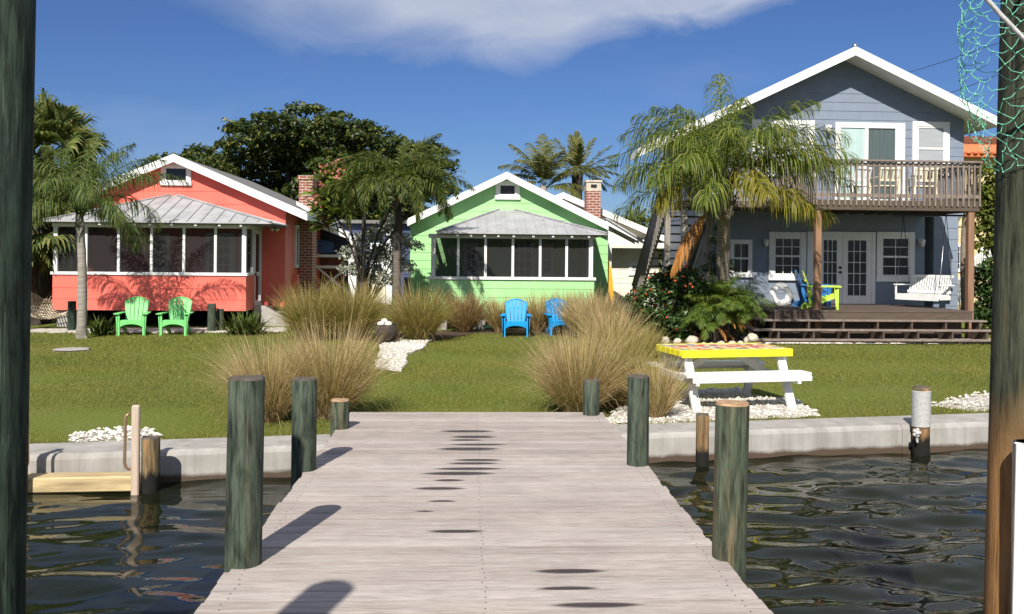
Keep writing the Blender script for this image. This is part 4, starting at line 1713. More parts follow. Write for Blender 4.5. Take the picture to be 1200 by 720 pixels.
# chimney on the right-hand wall, side window, wall light, steps
yy, zz = frc.onx(349, 300, ci['wx1'])
cw = .43
ztop = frc.z(360, 206, yy)
mb = MB()
mb.box(ci['wx1'] + .016, ci['wx1'] + cw, yy, yy + .85, -.02, ztop - .12)
ch = mb.build('chimney', M['brick'], coral)
mb = MB()
mb.box(ci['wx1'] + .016 - .03, ci['wx1'] + cw + .03, yy - .03, yy + .88, ztop - .118, ztop)
mb.build('chimney_cap', M['brick'], ch)
mb = MB()
zz = ci['az'] - ci['sl'] * (ci['wx1'] - ci['ax'])
mb.prism([(ci['wx1'] - .05, zz + .06), (ci['wx1'] + cw + .02, zz - .22), (ci['wx1'] + cw + .02, zz - .10), (ci['wx1'] - .05, zz + .18)], yy - .035, yy - .002)
mb.build('flashing', M['white'], ch)
ya, za = frc.onx(344.5, 314, ci['wx1'])
yb, _ = frc.onx(348.3, 300, ci['wx1'])
zb_ = frc.onx(346, 264, ci['wx1'])[1]
window_x(coral, ci['wx1'] + .014, ya, max(yb, ya + .5), za, zb_)
mb = MB()
x, z = frc.p(323, 268, 1.9)
mb.s = True
mb.box(x - .05, x + .05, 1.93, 1.986, z + .0, z + .1)
mb.tube([(x - .03, 1.90, z + .03), (x - .08, 1.78, z - .03)], [.035, .06], 10)
mb.tube([(x + .03, 1.90, z + .03), (x + .08, 1.78, z - .03)], [.035, .06], 10)
mb.build('flood_light', M['white'], coral)
mb = MB()
sx = ci['px1'] + .03
for k in range(3):
    mb.box(sx + k * .28, sx + (k + 1) * .28 + .02, 1.02, 1.86, -.02, ci['zb'] + .04 - k * .16)
mb.prism([(sx, -.02), (sx + 1.05, -.02), (sx + 1.05, .10), (sx + .25, ci['zb'] + .10), (sx, ci['zb'] + .10)], .85, 1.0)
mb.build('porch_steps', M['concrete'], coral)
x, z = frc.p(306, 345, 2.0)
mb = MB()
xw_ = ci['wx1'] + .016
ym, zm_ = frc.onx(343, 330, ci['wx1'])
MB().bbox(xw_, xw_ + .12, ym - .05, ym + .25, zm_ - .1, zm_ + .2).build('meter_box', M['coral'], coral)

frg = Frame(600, 24.6, ROT)
greenc, gi = cottage(frg, dict(
    name='mint_cottage', label='mint green cottage with white trim and grey metal porch roof in the middle', paint='green',
    porch=(503, 696), cx=600, y_bottom=370, y_sill=327, y_plate=279, depth=2.0, back=10.5, wall=(481, 712), apex=(594, 202), rake_r=(713, 262), rake_l=478,
    rake_h=.19, course=.235, pcourse=.235, attic=(580.5, 212, 609, 234.5), mull=(508, 537, 569, 601, 633, 664, 692.5), side_door=False,
    inner=(1, 4), inner_door=3, eave=(512, 712), y_eave=273, hip0=(584, 246), hip1=(604, 246), seams=17,
    bulbs=(536, 552, 568, 584, 602, 625, 648, 670, 690), piers=(515, 560, 640)))
yy = 5.2
x0, _ = frg.p(687.5, 230, yy)
x1, _ = frg.p(704, 230, yy)
ztop = frg.z(695, 213, yy)
mb = MB()
mb.box(x0, x1, yy, yy + .6, 2.2, ztop - .30)
ch = mb.build('chimney', M['brick'], greenc)
mb = MB()
mb.box(x0 - .01, x1 + .01, yy - .01, yy + .61, ztop - .299, ztop - .02)
mb.box(x0 - .04, x1 + .04, yy - .04, yy + .64, ztop - .019, ztop + .05)
mb.build('chimney_cap', M['rock'], ch)
MB().box(x0 + .13, x1 - .13, yy - .016, yy + .05, ztop - .2, ztop - .09).build('flue_opening', M['dark'], ch)
# small side porch of the mint cottage
mb = MB()
xa, za = frg.p(697, 256, 3.2)
xb, zb2 = frg.p(747, 281, 3.2)
xa = gi['wx1'] + .02
mb.prism([(xa, za), (xb, zb2), (xb, zb2 - .06), (xa, za - .06)], 2.4, 3.9)
pr = mb.build('side_porch_roof', M['metal'], greenc)
for k in range(3):
    yk = 2.45 + k * .65
    MB().prism([(xa, za - .062), (xb + .05, zb2 - .062), (xb + .05, zb2 - .14), (xa, za - .20)], yk, yk + .05).build('side_porch_rafter', M['white'], greenc)
xp, zp = frg.p(713.5, 340, 2.7)
ztp = za - (za - zb2) * (xp - xa) / (xb - xa) - .15
mb = MB().bbox(xp - .06, xp + .06, 2.62, 2.74, 0, ztp)
mb.build('side_porch_post', M['white'], greenc)
MB().box(gi['wx1'] + .02, xp + .2, 2.2, 4.2, -.02, .35).build('side_porch_floor', M['concrete'], greenc)

# yellow board leaning on the mint cottage
x, z = frg.p(706.5, 332, 2.2)
mb = MB()
w0 = frg.w(gi['wx1'] + .14, 2.25, .36)
pl = []
for k in range(13):
    t = k / 12
    pl.append((.24 * math.sin(math.pi * min(max(t * .96 + .03, 0), 1)) ** .6, t * 1.75))
poly = [(-a * .6, b) for a, b in pl] + [(a * .6, b) for a, b in reversed(pl)]
mb.prism(poly, -.03, .03)
bo = mb.build('paddle_board', M['orange'])
bo.location = w0
bo.rotation_euler = (math.radians(-6), math.radians(-3), ROT + .35)
tag(bo, 'yellow orange board leaning upright at the corner of the mint cottage', 'paddle board')

# ------------------------------------------------------------------ blue cottage at the back with white porch
frk = Frame(420, 33.0, ROT)
bk = empty('back_cottage', tuple(frk.o), ROT, 'dark blue cottage with white open porch between coral and mint cottages', 'cottage')
kx0, kx1 = frk.x(340, 0), frk.x(505, 0)
zt_ = frk.z(400, 262, 0)
mb = MB()
mb.box(kx0, kx1, .02, 7, .3, zt_)
siding(mb, lambda z: kx0, lambda z: kx1, .3, zt_, .02, .24)
mb.build('wall', M['navy'], bk)
mb = MB()
xa, za = frk.p(366, 258, -2)
xb, zb2 = frk.p(405, 273, -2)
mb.box(kx0 - .3, kx1 + .3, -.25, 7.4, zt_ + .003, zt_ + .12)
mb.build('roof', M['roof_grey'], bk)
mb = MB()
mb.prism([(xa - .9, za + .34), (xb + .1, zb2), (xb + .1, zb2 - .09), (xa - .9, za + .25)], -2.0, .0)
mb.prism([(xa - .9, za + .34), (xb + .1, zb2), (xb + .1, zb2 - .20), (xa - .9, za + .14)], -2.09, -2.002)
mb.build('porch_roof', M['white'], bk)
for px, w_ in ((413, .13), (456, .10)):
    x, z = frk.p(px, 340, -1.9)
    ztop_ = zb2 - .1 if px < 420 else zb2 + .15
    MB().bbox(x - w_, x + w_, -1.98, -1.8, 0, ztop_).build('porch_post', M['white'], bk)
xl_, _ = frk.p(352, 320, -1.9)
xr_, _ = frk.p(411, 320, -1.9)
mb = MB()
for py in (300, 313):
    z = frk.z(380, py, -1.9)
    mb.box(xl_, xr_ - .1, -1.94, -1.87, z - .045, z + .045)
za_, zb3 = frk.z(380, 314, -1.9), frk.z(380, 342, -1.9)
xm = frk.x(372, -1.9)
mb.bar((xm, -1.905, zb3), (xr_ - .12, -1.905, za_), .05, .06)
mb.bar((xm, -1.865, za_), (xr_ - .12, -1.865, zb3), .05, .06)
mb.build('porch_rail', M['white'], bk)
MB().box(kx0, kx1, -2.0, .0, -.02, .3).build('porch_floor', M['deckwood'], bk)
xq0, xq1 = frk.x(362, -.3), frk.x(396, -.3)
mb = MB()
za_, zb3 = frk.z(380, 302, -.1), frk.z(380, 345, -.1)
mb.box(xq0 - 1, xq1 + .2, -.12, .0, zb3, za_)
mb.build('lower_panel', M['brownboard'], bk)
q0, q1, q2 = frk.p(364, 297, -.5), frk.p(391, 296, -.5), frk.p(372, 280, -.5)
mb = MB()
mb.prism([q0, q1, (q1[0], q1[1] + .35), q2], -.52, -.48)
fb = mb.build('shade_cloth', M['bluefabric'], bk)
xw0 = frk.x(432, 0); xw1 = frk.x(441, 0)
window(bk, frk.x(434, 0), frk.x(452, 0), frk.z(440, 332, 0), frk.z(440, 285, 0), .0, fw=.1)
# cream clad lower corner beside the silver bush
MB().box(frk.x(432, -1), frk.x(452, -1), -1.0, -.9, 0, frk.z(440, 318, -1)).build('cream_panel', M['cream'], bk)

# ------------------------------------------------------------------ cream house behind the mint cottage
frm = Frame(720, 31.0, ROT)
cr = empty('cream_house', tuple(frm.o), ROT, 'cream house with horizontal boards behind the mint cottage and the outside stairs', 'house')
ax, az = frm.p(660, 226, -.4)
rx, rz = frm.p(789, 281, -.4)
sl = (az - rz) / (rx - ax)
wx0, wx1 = frm.x(560, 0), frm.x(772, 0)
lx = ax - (rx - ax) * .9
zr = lambda x: az - sl * abs(x - ax) - .16
mb = MB()
mb.prism([(wx0, 0), (wx1, 0), (wx1, zr(wx1)), (ax, az - .16), (wx0, zr(wx0))], .002, 8)
zmid = frm.z(740, 290, 0)
siding(mb, lambda z: wx0, lambda z: min(wx1, ax + (az - .16 - z) / sl), 0.3, zmid, 0, .155, .016)
mb.build('wall', M['cream'], cr)
mb = MB()
gable_slabs(mb, (ax, az), (lx, az - sl * (ax - lx)), (rx, rz), .15, -.36, 8.4)
ro = mb.build('roof', M['roof_grey'], cr)
mb = MB()
rake(mb, (ax, az), (lx, az - sl * (ax - lx)), (rx, rz), .19, -.40, -.362)
mb.build('barge_board', M['white'], ro)
mb = MB()
mb.prism([(-.0, frm.z(740, 279, -.5)), (-.75, frm.z(740, 288, -.75)), (-.75, frm.z(740, 288, -.75) - .08), (-.0, frm.z(740, 279, -.5) - .08)], frm.x(703, -.5), wx1 + .1, plane='yz')
mb.build('awning', M['cream'], cr)
window(cr, frm.x(737, 0), frm.x(757, 0), frm.z(740, 322, 0), frm.z(740, 307, 0), -.002, fw=.08, split=False, pane_mat='blind')

# ------------------------------------------------------------------ two-storey blue house with balcony and deck
BW = 25.3
frb = Frame(1003, BW, .062)
bh = empty('blue_house', tuple(frb.o), frb.a, 'two storey blue grey house with white gable trim, balcony and brown deck', 'house')
WX0, WX1 = frb.x(834, 0), frb.x(1128, 0)
LX1 = frb.x(1083, 0, 320)
zdk = frb.z(990, 357, 0)
zfl = frb.z(1003, 238, 0)            # upper floor level at the wall
yr = -.78
ax, az = frb.p(1003, 55, yr)
rx, rz = frb.p(1172, 139, yr)
lx, lz = frb.p(748, 174, yr)
T = .16
slr, sll = (az - rz) / (rx - ax), (az - lz) / (ax - lx)


def zrb(x):
    return az - T - .005 - (slr * (x - ax) if x > ax else sll * (ax - x))


BACK = 6.0
zlow_ = zfl - .35
mb = MB()
mb.prism([(WX0, zlow_), (WX1, zlow_), (WX1, zrb(WX1)), (ax, az - T - .005), (WX0, zrb(WX0))], .002, BACK)
siding(mb, lambda z: max(WX0, ax - max(0, az - T - .005 - z) / sll), lambda z: min(WX1 + .006, ax + max(0, az - T - .005 - z) / slr), zlow_, az - T, 0, .235)
siding_x(mb, 0, BACK, zlow_, zrb(WX1) - .01, WX1, .235)
siding_x(mb, 0, BACK, zlow_, zrb(WX0) - .01, WX0, .235, nx=-1)
mb.build('upper_wall', M['blue'], bh)
mb = MB()
mb.box(WX0, LX1, .004, BACK, 0, zlow_ - .002)
siding(mb, lambda z: WX0, lambda z: LX1, 0.1, zlow_ - .004, .002, .30)
siding_x(mb, 0, BACK, .1, zlow_ - .004, LX1, .30)
mb.build('lower_wall', M['blue'], bh)
# carport column
x0, x1 = frb.x(1094, -.1), frb.x(1122.5, -.1)
mb = MB()
mb.box(x0, x1, -.1, .45, 0, zlow_ - .002)
siding(mb, lambda z: x0 - .004, lambda z: x1 + .004, .1, zlow_ - .004, -.102, .30)
mb.build('column', M['blue'], bh)
# roof
mb = MB()
mx_l = WX0 - .35
gable_slabs(mb, (ax, az), (mx_l, az - sll * (ax - mx_l)), (rx, rz), T, yr + .042, BACK + .5)
mb.prism([(mx_l - .002, az - sll * (ax - mx_l)), (mx_l - .002, az - sll * (ax - mx_l) - T), (lx, lz - T), (lx, lz)], yr + .042, .25)
ro = mb.build('roof', M['roof_grey'], bh)
mb = MB()
rake(mb, (ax, az), (lx, lz), (rx, rz), .22, yr, yr + .04)
mb.build('barge_board', M['white'], ro)
mb = MB()
mb.prism([(ax, az - T - .001), (rx - .03, rz - T - .001), (rx - .03, rz - T - .025), (ax, az - T - .025)], yr + .043, BACK + .5)
mb.prism([(ax, az - T - .001), (ax, az - T - .025), (lx + .03, lz - T - .025), (lx + .03, lz - T - .001)], yr + .043, .24)
mb.build('soffit', M['white'], ro)
MB().box(rx - .03, rx + .012, yr + .045, BACK + .5, rz - T - .05, rz - .01).build('eave_board', M['white'], ro)
MB().box(lx - .012, lx + .03, yr + .045, .25, lz - T - .05, lz - .01).build('eave_board', M['white'], ro)
MB().ball((ax, yr + .06, az + .03), .07, 10, 6).build('ridge_cap', M['steel'], ro)

Z = lambda py, px=1003: frb.z(px, py, 0)
X = lambda px, py=300: frb.x(px, 0, py)
# upper windows and sliding door
window(bh, X(880, 160), X(954, 160), Z(206, 920), Z(141, 920), -.012, fw=.14, mul=1, pane_mat='blind', name='window')
window(bh, X(1068.5, 160), X(1112, 160), Z(205, 1090), Z(143, 1090), -.012, fw=.14, pane_mat='blind', name='window')
x0, x1, z0, z1 = X(978, 180), X(1059.5, 180), zfl + .02, Z(144)
mb = MB()
mb.bbox(x0, x0 + .15, -.06, -.004, z0, z1)
mb.bbox(x1 - .27, x1, -.06, -.004, z0, z1)
mb.bbox(x0 + .151, x1 - .271, -.06, -.004, z1 - .15, z1)
mb.box(x0 + .151, x1 - .271, -.055, -.006, z0, z0 + .08)
sd_ = mb.build('sliding_door', M['white'], bh)
xm = X(1014.5, 180)
MB().box(xm - .05, xm + .05, -.05, -.007, z0 + .081, z1 - .151).build('stile', M['white'], sd_)
MB().box(x0 + .151, xm - .051, -.03, -.008, z0 + .081, z1 - .151).build('curtained_pane', M['curtain'], sd_)
MB().box(xm + .051, x1 - .271, -.022, -.008, z0 + .081, z1 - .151).build('pane', M['sheer'], sd_)
# wall lamps


def wall_lamp(x, z, y, s, matn):
    mb = MB()
    mb.box(x - .05 * s, x + .05 * s, y - .03, y, z - .06 * s, z + .10 * s)
    mb.tube([(x, y - .03, z + .05 * s), (x, y - .10, z + .10 * s), (x, y - .14, z + .08 * s)], .012, 6)
    mb.tube([(x, y - .14, z + .09 * s), (x, y - .14, z + .06 * s), (x, y - .14, z - .10 * s), (x, y - .14, z - .13 * s)], [.02 * s, .075 * s, .055 * s, .02 * s], 8)
    return mb.build('wall_lamp', M[matn], bh)


wall_lamp(X(969, 150), Z(151, 969), -.015, 1.0, 'white')
wall_lamp(X(896, 284), Z(284, 896), -.015, .9, 'white')
wall_lamp(X(1078, 284), Z(284, 1078), -.015, .95, 'white')
# lower windows and french doors
window(bh, X(900.5), X(944), Z(327.5, 920), Z(272, 920), -.013, fw=.15, grid=(3, 4), name='window')
window(bh, X(1026.5), X(1071), Z(329, 1050), Z(272, 1050), -.013, fw=.15, grid=(2, 4), name='window')
window(bh, X(855), X(881), Z(324, 868), Z(281, 868), -.013, fw=.085, grid=(2, 2), name='window')
mb = MB()
x0, x1, z0, z1 = X(945.2), X(1025.2), zdk + .02, Z(272)
mb.bbox(x0, x0 + .30, -.05, -.005, z0, z1)
mb.bbox(x1 - .10, x1, -.05, -.005, z0, z1)
mb.bbox(x0 + .301, x1 - .101, -.05, -.005, z1 - .13, z1)
fdr = mb.build('door_frame', M['white'], bh)
xi0, xi1 = x0 + .302, x1 - .102
xmid = X(986.5)
for a, b in ((xi0, xmid - .004), (xmid + .004, xi1)):
    mb = MB()
    st = .15
    zb1, zt1 = Z(346.5), Z(282)
    mb.box(a, a + st, -.04, -.006, z0, z1 - .131)
    mb.box(b - st, b, -.04, -.006, z0, z1 - .131)
    mb.box(a + st + .001, b - st - .001, -.0395, -.006, z0, zb1)
    mb.box(a + st + .001, b - st - .001, -.0395, -.006, zt1, z1 - .131)
    d = mb.build('french_door', M['white'], bh)
    MB().box(a + st, b - st, -.02, -.007, zb1, zt1).build('pane', M['glass'], d)
    mb = MB()
    for k in range(1, 3):
        xx = a + st + (b - a - 2 * st) * k / 3
        mb.box(xx - .009, xx + .009, -.03, -.0201, zb1, zt1)
    for k in range(1, 5):
        zz = zb1 + (zt1 - zb1) * k / 5
        mb.box(a + st, b - st, -.0295, -.0202, zz - .009, zz + .009)
    mb.build('muntin', M['white'], d)
    if a > xmid - .01:
        continue
    for py in (314, 319.5):
        MB().ball((b - .06, -.065, Z(py)), .038, 8, 6).build('knob', M['black'], d)

# balcony
BY = -2.72
bx0, bx1 = frb.x(955.5, BY, 240), frb.x(1148.5, BY, 240)
zb0, zb1_ = frb.z(1050, 247, BY), frb.z(1050, 235, BY)
zrail = frb.z(1050, 189, BY)
bal = empty('balcony', (0, 0, 0))
bal.parent = bh
KIDS.setdefault(bh.name, []).append(bal)
mb = MB()
mb.box(bx0 + .05, bx1 - .05, BY + .05, -.02, zb1_ - .06, zb1_ - .002)
mb.build('floor_boards', M['decktop'], bal)
mb = MB()
mb.bbox(bx0, bx1, BY, BY + .045, zb0, zb1_)
mb.box(bx0, bx0 + .045, BY + .046, -.02, zb0, zb1_)
mb.box(bx1 - .045, bx1, BY + .046, -.02, zb0, zb1_)
xx = bx0 + .4
while xx < bx1 - .2:
    mb.box(xx, xx + .045, BY + .046, -.02, zb0 + .02, zb1_ - .061)
    xx += .4
mb.build('joists', M['deckwood'], bal)


def railing(name, p, q, z0, z1, gap=.135):
    p, q = Vector(p), Vector(q)
    L = (q - p).length
    n = max(2, int(L / gap))
    mb = MB()
    d = (q - p).normalized()
    for i in range(n + 1):
        c = p.lerp(q, i / n)
        h = random.uniform(-.008, .008)
        w_ = random.uniform(.034, .042)
        mb.bar((c.x, c.y, z0), (c.x, c.y, z1 - .02 + h), .036, w_, up=(d.x, d.y, 0))
    off = Vector((-d.y, d.x, 0)) * .03
    for zz, hh in ((z1, .04), (z0 + .24, .085), (z1 - .09, .08)):
        a, b = p + off, q + off
        if zz == z1:
            mb.bar((p.x, p.y, zz), (q.x, q.y, zz), .14, hh, up=(0, 0, 1))
        else:
            mb.bar((a.x, a.y, zz), (b.x, b.y, zz), .038, hh, up=(0, 0, 1))
    return mb.build(name, M['railwood'], bal)


railing('railing', (bx0 + .02, BY - .022, 0), (bx1 - .02, BY - .022, 0), zb1_ - .13, zrail)
railing('railing', (bx0 - .022, -.05, 0), (bx0 - .022, BY + .06, 0), zb1_ - .13, zrail)
railing('railing', (bx1 + .022, BY + .06, 0), (bx1 + .022, -.05, 0), zb1_ - .13, zrail)
# narrower gallery that carries on to the stairs behind the palm
gx0 = frb.x(818, -1.1, 240)
mb = MB()
mb.box(gx0, bx0 - .03, -1.8, -.02, zb1_ - .16, zb1_ - .004)
mb.build('gallery_floor', M['deckwood'], bal)
railing('railing', (gx0, -1.8, 0), (bx0 - .06, -1.8, 0), zb1_ - .13, zrail)
for px, yb in ((958, BY + .10), (1136.5, BY + .10)):
    x = frb.x(px, yb, 300)
    MB().bbox(x - .075, x + .075, yb - .075, yb + .075, .0, zb0 + .1, .01).build('post', M['postwood'], bal)
MB().box(frb.x(1050, BY + .4), frb.x(1147, BY + .4), BY + .5, BY + .56, zb0 - .10, zb0 - .055).build('swing_beam', M['black'], bal)

# deck and its wrap-around steps
DY = -2.95
dx0, dx1 = frb.x(898, DY + .3, 360), frb.x(1141, DY, 365)
dk_ = empty('deck', (0, 0, 0))
dk_.parent = bh
KIDS.setdefault(bh.name, []).append(dk_)
mb = MB()
yy = DY
while yy < -.03:
    mb.box(dx0, dx1, yy, min(yy + .135, -.02), zdk - .035, zdk)
    yy += .142
mb.build('deck_boards', M['decktop'], dk_)
mb = MB()
mb.box(dx0 + .03, dx1 - .03, DY + .01, DY + .05, zdk - .22, zdk - .036)
mb.box(dx0 + .02, dx0 + .06, DY + .06, -.02, zdk - .22, zdk - .036)
mb.box(dx0 + .1, dx1 - .1, DY + .35, DY + .39, .0, zdk - .23)
mb.build('fascia', M['deckwood'], dk_)
nst = 3
tr = .30
rise = zdk / (nst + .55)
for k in range(1, nst + 1):
    zt_ = zdk - rise * k
    mb = MB()
    fy = DY - tr * k
    fx = dx0 - tr * k
    ex = dx1 + .05 + .12 * k
    mb.bbox(fx, ex, fy, fy + .125, zt_ - .04, zt_, .006)
    mb.bbox(fx + .13, ex, fy + .14, fy + .265, zt_ - .04, zt_, .006)
    mb.bbox(fx, fx + .125, fy + .128, -.1, zt_ - .04, zt_, .006)
    mb.bbox(fx + .14, fx + .265, fy + .27, -.1, zt_ - .04, zt_, .006)
    mb.build('step', M['railwood'], dk_)
cuts = [dx0 + (dx1 - dx0) * i / 6 for i in range(0, 7)]
for xx in cuts:
    prof = [(DY + .05, -.01), (DY - tr * nst + .03, -.01)]
    for k in range(nst, 0, -1):
        prof += [(DY - tr * k + .02, zdk - rise * k - .041), (DY - tr * (k - 1) + .02, zdk - rise * k - .041)]
    prof += [(DY + .05, zdk - rise - .041)]
    MB().prism(prof, xx - .02, xx + .02, plane='yz').build('stringer', M['deckwood'], dk_)
for yv in (-.4, -1.3, -2.2):
    prof = [(dx0 + .02, -.01), (dx0 - tr * nst + .03, -.01)]
    for k in range(nst, 0, -1):
        prof += [(dx0 - tr * k + .02, zdk - rise * k - .041), (dx0 - tr * (k - 1) + .02, zdk - rise * k - .041)]
    prof += [(dx0 + .02, zdk - rise - .041)]
    MB().prism(prof, yv - .02, yv + .02).build('stringer', M['deckwood'], dk_)

# outside staircase on the left, up to the gallery
st = empty('staircase', (0, 0, 0))
st.parent = bh
KIDS.setdefault(bh.name, []).append(st)
sxl, sxr = gx0 - .52, WX0 - .06          # the flight climbs towards the viewer along the house's left wall
syb, syt, szb, szt = 4.6, .15, .12, zb1_ - .05
for xv in (sxl, sxr):
    MB().bar((xv, syb, szb), (xv, syt, szt), .05, .27, up=(0, 0, 1)).build('stringer', M['stairwood'], st)
n = 14
for i in range(n):
    t = (i + .6) / n
    y, z = syb + (syt - syb) * t, szb + (szt - szb) * t + .06
    MB().box(sxl + .03, sxr - .03, y - .14, y + .14, z - .02, z + .02).build('tread', M['deckwood'], st)
mb = MB()
for i in range(27):
    t = (i + .5) / 27
    y, z = syb + (syt - syb) * t, szb + (szt - szb) * t
    mb.box(sxl - .06, sxl - .028, y - .05, y + .05, z - .12, z + .92)
mb.bar((sxl - .03, syb, szb + .93), (sxl - .03, syt, szt + .93), .10, .04, up=(0, 0, 1))
mb.build('stair_railing', M['stairwood'], st)
for xv, yv in ((sxl, .05), (sxr - .03, -.08), (sxl + .02, -1.7), ((sxl + sxr) / 2, 2.3)):
    tt = min(1, max(0, (syb - yv) / (syb - syt)))
    MB().bbox(xv - .07, xv + .07, yv - .07, yv + .07, 0, szb + (szt - szb) * tt - .15).build('post', M['stairwood'], st)
MB().box(sxl, gx0 - .003, -1.8, .14, zb1_ - .16, zb1_ - .004).build('landing', M['deckwood'], st)

# ------------------------------------------------------------------ pale yellow neighbour with terracotta tiles
frn = Frame(1150, 38.0, .05)
yn = empty('yellow_house', tuple(frn.o), .05, 'pale yellow stucco house with orange barrel tile roof at the far right', 'house')
x0, x1 = frn.x(1070, 0), frn.x(1330, 0)
ze = frn.z(1150, 182, 0)
mb = MB()
mb.box(x0, x1, 0, 9, 0, ze)
mb.box(x0 + .0, frn.x(1140, 0), -.06, -.002, frn.z(1130, 262, 0) - .12, frn.z(1130, 262, 0))
mb.build('wall', M['yellow_wall'], yn)
zr_ = frn.z(1150, 163, 4.5) - 1.4
mb = MB()
mb.prism([(-.5, ze), (4.5, zr_ + 1.4), (9.5, ze), (9.5, ze - .12), (-.5, ze - .12)], x0 - .5, x1 + .5, plane='yz')
yroof = mb.build('roof', M['tile'], yn)
mb = MB()
xx = x0 - .45
while xx < x1 + .4:
    mb.tube([(xx, -.56, ze + .03), (xx, 4.5, zr_ + 1.44)], .10, 7)
    xx += .27
mb.build('barrel_tiles', M['tile'], yroof)
window(yn, frn.x(1163, 0), frn.x(1186, 0), frn.z(1170, 205, 0), frn.z(1170, 186, 0), -.002, fw=.08, split=True, grid=(2, 2))
window(yn, frn.x(1119, 0), frn.x(1133, 0), frn.z(1125, 318, 0), frn.z(1125, 286, 0), -.002, fw=.08, split=False, grid=(3, 4))
window(yn, frn.x(1083, 0), frn.x(1094, 0), frn.z(1090, 312, 0), frn.z(1090, 288, 0), -.002, fw=.08, split=False, grid=(2, 2))
mb = MB()
n = 12
sa, sb = frn.p(1118, 345, -1.2), frn.p(1172, 290, -1.2)
for i in range(n):
    t = i / n
    mb.box(sa[0] + (sb[0] - sa[0]) * t, sa[0] + (sb[0] - sa[0]) * (t + 1 / n) + .01, -1.2, -.01, -.02, max(.1, sb[1] * (t + 1 / n)))
mb.build('stairs', M['yellow_wall'], yn)
mb = MB()
for i in range(26):
    t = i / 25
    x, z = sa[0] + (sb[0] - sa[0]) * t, sb[1] * t
    mb.box(x - .02, x + .02, -1.26, -1.22, z, z + .95)
mb.bar((sa[0], -1.24, .97), (sb[0], -1.24, sb[1] + .97), .06, .06)
mb.build('stair_railing', M['white'], yn)


# ------------------------------------------------------------------ palms
def palm(name, label, cat, base, top, r0, r1, trunk_mat, fronds, seed, leaf='l_queen', bow=.08, group=None, shaft=None, **kw):
    """fronds: list of (azimuth deg, elevation deg, length, bend, [material])"""
    rng = np.random.default_rng(seed)
    root = empty(name, tuple(base), 0, label, cat, group)
    b, t = Vector(base), Vector(top)
    rel = t - b
    path = trunk_path((0, 0, -.1), rel, bow, 15)
    rad = [r0 + (r1 - r0) * (i / 14) ** .7 for i in range(15)]
    rad = [r * (1 + .04 * math.sin(i * 2.7 + seed)) for i, r in enumerate(rad)]
    rad[0] *= 1.45
    rad[1] *= 1.12
    mb = MB()
    mb.tube(path, rad, 14)
    mb.build('trunk', trunk_mat, root)
    if shaft:
        mb = MB()
        mb.tube([rel + Vector((0, 0, -shaft[0])), rel + Vector((0, 0, -shaft[0] * .55)), rel + Vector((0, 0, .06))], [r1 * 1.02, r1 * shaft[1], r1 * .7], 12)
        mb.build('crownshaft', M[shaft[2]], root)
    for fr in fronds:
        az, el, L, bend = fr[:4]
        mt = fr[4] if len(fr) > 4 else leaf
        k2 = dict(kw)
        if len(fr) > 5:
            k2.update(fr[5])
        o = rel + Vector((math.cos(math.radians(az)), math.sin(math.radians(az)), 0)) * r1 * .7 + Vector((0, 0, rng.uniform(-.12, .12)))
        V, Q = frond(np.array(o), math.radians(az), math.radians(el), L, bend, rng=rng, **k2)
        np_mesh('frond', V, Q, M[mt], root)
    return root


# big queen palm in front of the blue house
b = G(851, 392, 0)
b = Vector((ray(851, 300).x * 22.3, 22.3, 0))
t = W(850, 217, 20.4)
Fq = dict(ll=.74, n=88, lw=.023, plum=.8, ldroop=1.3, sweep=.75)
fr = [(175, 44, 3.0, 2.0), (192, 24, 2.9, 1.65), (160, 60, 3.1, 1.95), (205, 55, 2.8, 2.0), (182, 6, 2.7, 1.25), (148, 32, 2.9, 1.6), (170, 70, 3.0, 1.7), (215, 30, 2.6, 1.8),
      (88, 84, 2.95, .9), (120, 76, 3.0, 1.45), (62, 78, 2.95, 1.45), (38, 64, 2.8, 1.75), (338, 54, 3.2, 1.95), (328, 38, 3.25, 1.75), (318, 24, 3.0, 1.35), (345, 72, 3.0, 1.6), (140, 72, 3.0, 1.5),
      (342, 24, 3.0, 1.5), (300, 58, 2.5, 1.9), (262, 66, 2.2, 2.0), (235, 40, 2.6, 1.8), (80, 60, 2.8, 1.3), (110, 52, 2.8, 1.5),
      (285, 12, 2.0, 1.45, 'l_queen_old'), (318, 6, 2.2, 1.3, 'l_queen_old'), (345, -4, 2.5, .9, 'l_queen_old'), (210, 2, 2.2, 1.3, 'l_queen_old'), (245, 12, 2.2, 1.5), (330, 40, 2.7, 1.9, 'l_queen_old')]
qp = palm('queen_palm', 'feathery queen palm with leaning orange dead frond before the blue house', 'palm tree', b, t, .17, .13, M['bark'], [(q[0], q[1] + 5, q[2] * .92, q[3] * .87) + tuple(q[4:]) for q in fr], 31, bow=.05, **Fq)
V, Q = frond(np.array(W(836, 240, 20.5) - b), math.radians(205), math.radians(-42), 1.85, .5, ll=.46, n=95, rng=np.random.default_rng(4), lw=.03, plum=.5, ldroop=2.6, sweep=1.15)
o = np_mesh('dead_frond', V, Q, M['l_dead'], qp)
o['label'] = 'hanging orange brown dead frond'
mb = MB()
for k in range(26):
    a = random.uniform(0, 6.28)
    z = random.uniform(-.75, .05)
    r = .13 + .01 * random.random()
    p = (t - b) + Vector((r * math.cos(a), r * math.sin(a), z))
    mb.bar(p, p + Vector((.12 * math.cos(a), .12 * math.sin(a), random.uniform(.25, .45))), .07, .03)
o = mb.build('leaf_base', M['bark'], qp)

